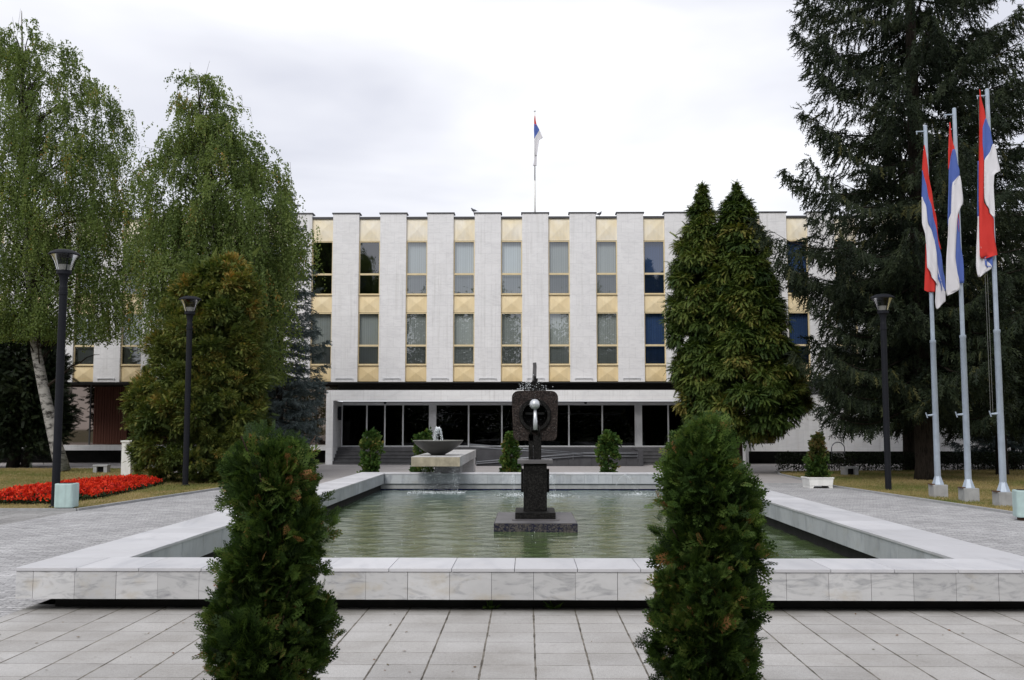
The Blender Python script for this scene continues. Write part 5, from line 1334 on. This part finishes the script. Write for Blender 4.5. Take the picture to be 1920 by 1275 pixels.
# ---- yellowing broad-leaved tree at the right edge
def leafy(name, label, x, Y, H, R_, zc, seed, mat, M_=110, K=60, leaf=(.10, .18), trunk=.14):
    rs = np.random.RandomState(seed); t = plant(name, label, 'tree', (x, Y, 0))
    d = norm(rs.normal(size=(M_, 3))); rr = rs.uniform(.45, 1, M_)[:, None]
    C = np.array((x, Y, zc)) + d * rr * np.array((R_, R_, (H - zc)))
    V, T_ = clumps(rs, C, d, K, .3, LEAF, leaf, wo=.4, wu=-.2, wr=1, tint_s=.4, base_t=.5)
    put(quads('crown', V, T_, mat), t)
    stem(t, [(x, Y, -.05), (x + .1, Y, zc * .6), (x, Y, zc + .5)], [trunk, trunk * .8, .03], M['bark'])
    return t
leafy('broadleaf_tree', 'yellow-green broad-leaved tree at the right frame edge beyond the spruces', 23.2, 46.0, 8.6, 2.6, 5.4, 601, M['yellowing'], 140, 70, (.14, .24))

# ---- hedge
def hedge(name, label, x0, x1, y0, y1, h, seed, skew=0):
    rs = np.random.RandomState(seed); t = plant(name, label, 'hedge', ((x0 + x1) / 2, (y0 + y1) / 2, 0))
    n = int((x1 - x0) * 900); P = np.stack([rs.uniform(x0, x1, n), rs.uniform(y0, y1, n), h * rs.uniform(.03, 1, n) ** .7], 1)
    P[:, 1] += skew * (P[:, 0] - x0); P[:, 2] += .03 * np.sin(P[:, 0] * 5)
    V = scatter(LEAF, P, rs.normal(size=(n, 3)) + np.array((0, -.3, .5)), rs.normal(size=(n, 3)), rs.uniform(.05, .10, n))
    put(quads('leaves', V, rs.uniform(0, 1, n), M['hedge']), t)
    mb = MB()
    for k in range(int((x1 - x0) * 5)):
        xx = rs.uniform(x0, x1); yy = rs.uniform(y0 + .1, y1 - .1) + skew * (xx - x0)
        mb.tube([(xx, yy, 0), (xx + rs.uniform(-.15, .15), yy, h * .8)], [.016, .006], 4)
    put(mb.build('stems', M['bark'], None), t)
hedge('hedge', 'low clipped dark hedge along the back of the right lawn', 9.85, 23.5, 39.8, 40.8, .72, 611, .09)

# ---- red flower bed
rs = np.random.RandomState(620)
BED = np.array([(-12.75, 23.7), (-11.7, 22.75), (-10.6, 22.8), (-10.35, 24.8), (-10.65, 27.9), (-11.05, 30.9), (-11.6, 31.0), (-12.3, 29.8), (-12.75, 28), (-12.75, 25.6)])
def inside(P, poly_):
    c = np.zeros(len(P), bool); n = len(poly_)
    for i in range(n):
        a, b = poly_[i], poly_[(i + 1) % n]
        k = ((a[1] > P[:, 1]) != (b[1] > P[:, 1])) & (P[:, 0] < (b[0] - a[0]) * (P[:, 1] - a[1]) / (b[1] - a[1] + 1e-12) + a[0]); c ^= k
    return c
P = np.stack([rs.uniform(-13, -10, 9000), rs.uniform(22.4, 31.2, 9000)], 1); P = P[inside(P, BED)]
t = plant('flower_bed', 'lens-shaped bed of scarlet flowers on the left lawn', 'flower bed', (-11.6, 26.5, .03))
dist = np.min([np.abs((b[0] - a[0]) * (a[1] - P[:, 1]) - (a[0] - P[:, 0]) * (b[1] - a[1])) / np.hypot(*(b - a)) for a, b in zip(BED, np.roll(BED, -1, 0))], 0)
hh = .11 + .15 * np.clip(dist / .55, 0, 1)
put(MB().prism([tuple(p) for p in BED], .0, .05, 'z').build('soil', M['soil'], None), t)
n = len(P); K = 7; PP = np.repeat(P, K, 0); HH = np.repeat(hh, K)
pos = np.stack([PP[:, 0], PP[:, 1], HH * rs.uniform(.15, .75, n * K)], 1) + rs.normal(size=(n * K, 3)) * (.03, .03, .01)
V = scatter(LEAF, pos, rs.normal(size=(n * K, 3)) + np.array((0, 0, .4)), rs.normal(size=(n * K, 3)), rs.uniform(.05, .10, n * K))
put(quads('bed_leaves', V, rs.uniform(0, 1, n * K), M['bed_leaf']), t)['kind'] = 'stuff'
sel = rs.uniform(size=n) < .32; Pf = P[sel]; hf = hh[sel]; n = len(Pf); K = 8
PP = np.repeat(Pf, K, 0); HH = np.repeat(hf, K)
pos = np.stack([PP[:, 0], PP[:, 1], HH * rs.uniform(.7, 1.3, n * K)], 1) + rs.normal(size=(n * K, 3)) * (.022, .022, .012)
V = scatter(LEAF, pos, rs.normal(size=(n * K, 3)) * .7 + np.array((0, 0, .8)), rs.normal(size=(n * K, 3)), rs.uniform(.04, .075, n * K))
put(quads('blossoms', V, np.repeat(rs.uniform(0, 1, n), K), M['blossom']), t)['kind'] = 'stuff'

# ---- grass
def grass(poly_, n, seed, holes=()):
    rs = np.random.RandomState(seed); poly_ = np.array(poly_, float)
    P = np.stack([rs.uniform(poly_[:, 0].min(), poly_[:, 0].max(), n), rs.uniform(poly_[:, 1].min(), poly_[:, 1].max(), n)], 1); P = P[inside(P, poly_)]
    for h in holes: P = P[~inside(P, h)]
    n = len(P); pos = np.column_stack([P, np.full(n, .024)])
    d = rs.normal(size=(n, 3)) * .45; d[:, 2] = 1
    lg = np.sin(P[:, 0] * .9 + 1.3 * np.sin(P[:, 1] * .5)) * np.sin(P[:, 1] * .7 + P[:, 0] * .3)
    T_ = .66 - .48 * lg + rs.normal(size=n) * .18
    V = scatter(LEAF * np.array((1, .28, 1)), pos, d, rs.normal(size=(n, 3)), rs.uniform(.03, .065, n))
    o = quads('lawn_grass', V, T_, M['grass']); o['kind'] = 'stuff'; return o
tag(grass([(-26, 21.4), (-9.52, 21.4), (-8.72, 28.9), (-8.7, 33.5), (-13.4, 38), (-14.4, 42.2), (-27, 42.2)], 150000, 701, (BED,)), 'short dry grass of the left lawn', 'grass')
tag(grass([(10.02, 18.0), (24, 18.0), (24, 42.3), (16, 40.9), (9.8, 39.7), (9.38, 37.7), (9.07, 29.9), (9.93, 20.4)], 190000, 702), 'short dry grass of the right lawn', 'grass')

# ---- the park trees behind the viewer that the windows mirror
rs = np.random.RandomState(800); Vs = []; Ts = []
for x_, h_, r_ in ((-42, 18, 6), (-33, 19, 5), (-25, 28, 5.5), (-17.5, 20, 4), (-11, 18.5, 4.5), (-4.5, 19, 4.5), (2.2, 13, 3.2), (7.5, 19, 4), (13.5, 18, 4), (19.5, 20.5, 4.2), (27, 18, 5), (36, 22, 5), (45, 18, 5)):
    m_ = 330; z = rs.uniform(.3, h_, m_) ; rr = r_ * (1 - (z / h_) ** 2.2) ** .6 + .2; a = rs.uniform(0, 6.28, m_)
    C = np.stack([x_ + rr * np.cos(a) * rs.uniform(.3, 1, m_), -30 + rr * np.sin(a), z], 1)
    V, T_ = clumps(rs, C, np.stack([np.cos(a), np.sin(a), 0 * a], 1), 60, .7, LEAF, (.22, .45), wo=.5, wu=-.2, wr=1)
    Vs.append(V); Ts.append(T_)
o = quads('wood', np.concatenate(Vs), np.concatenate(Ts), M['cypress']); tag(o, 'row of park trees mirrored in the building windows', 'trees', None, 'stuff')
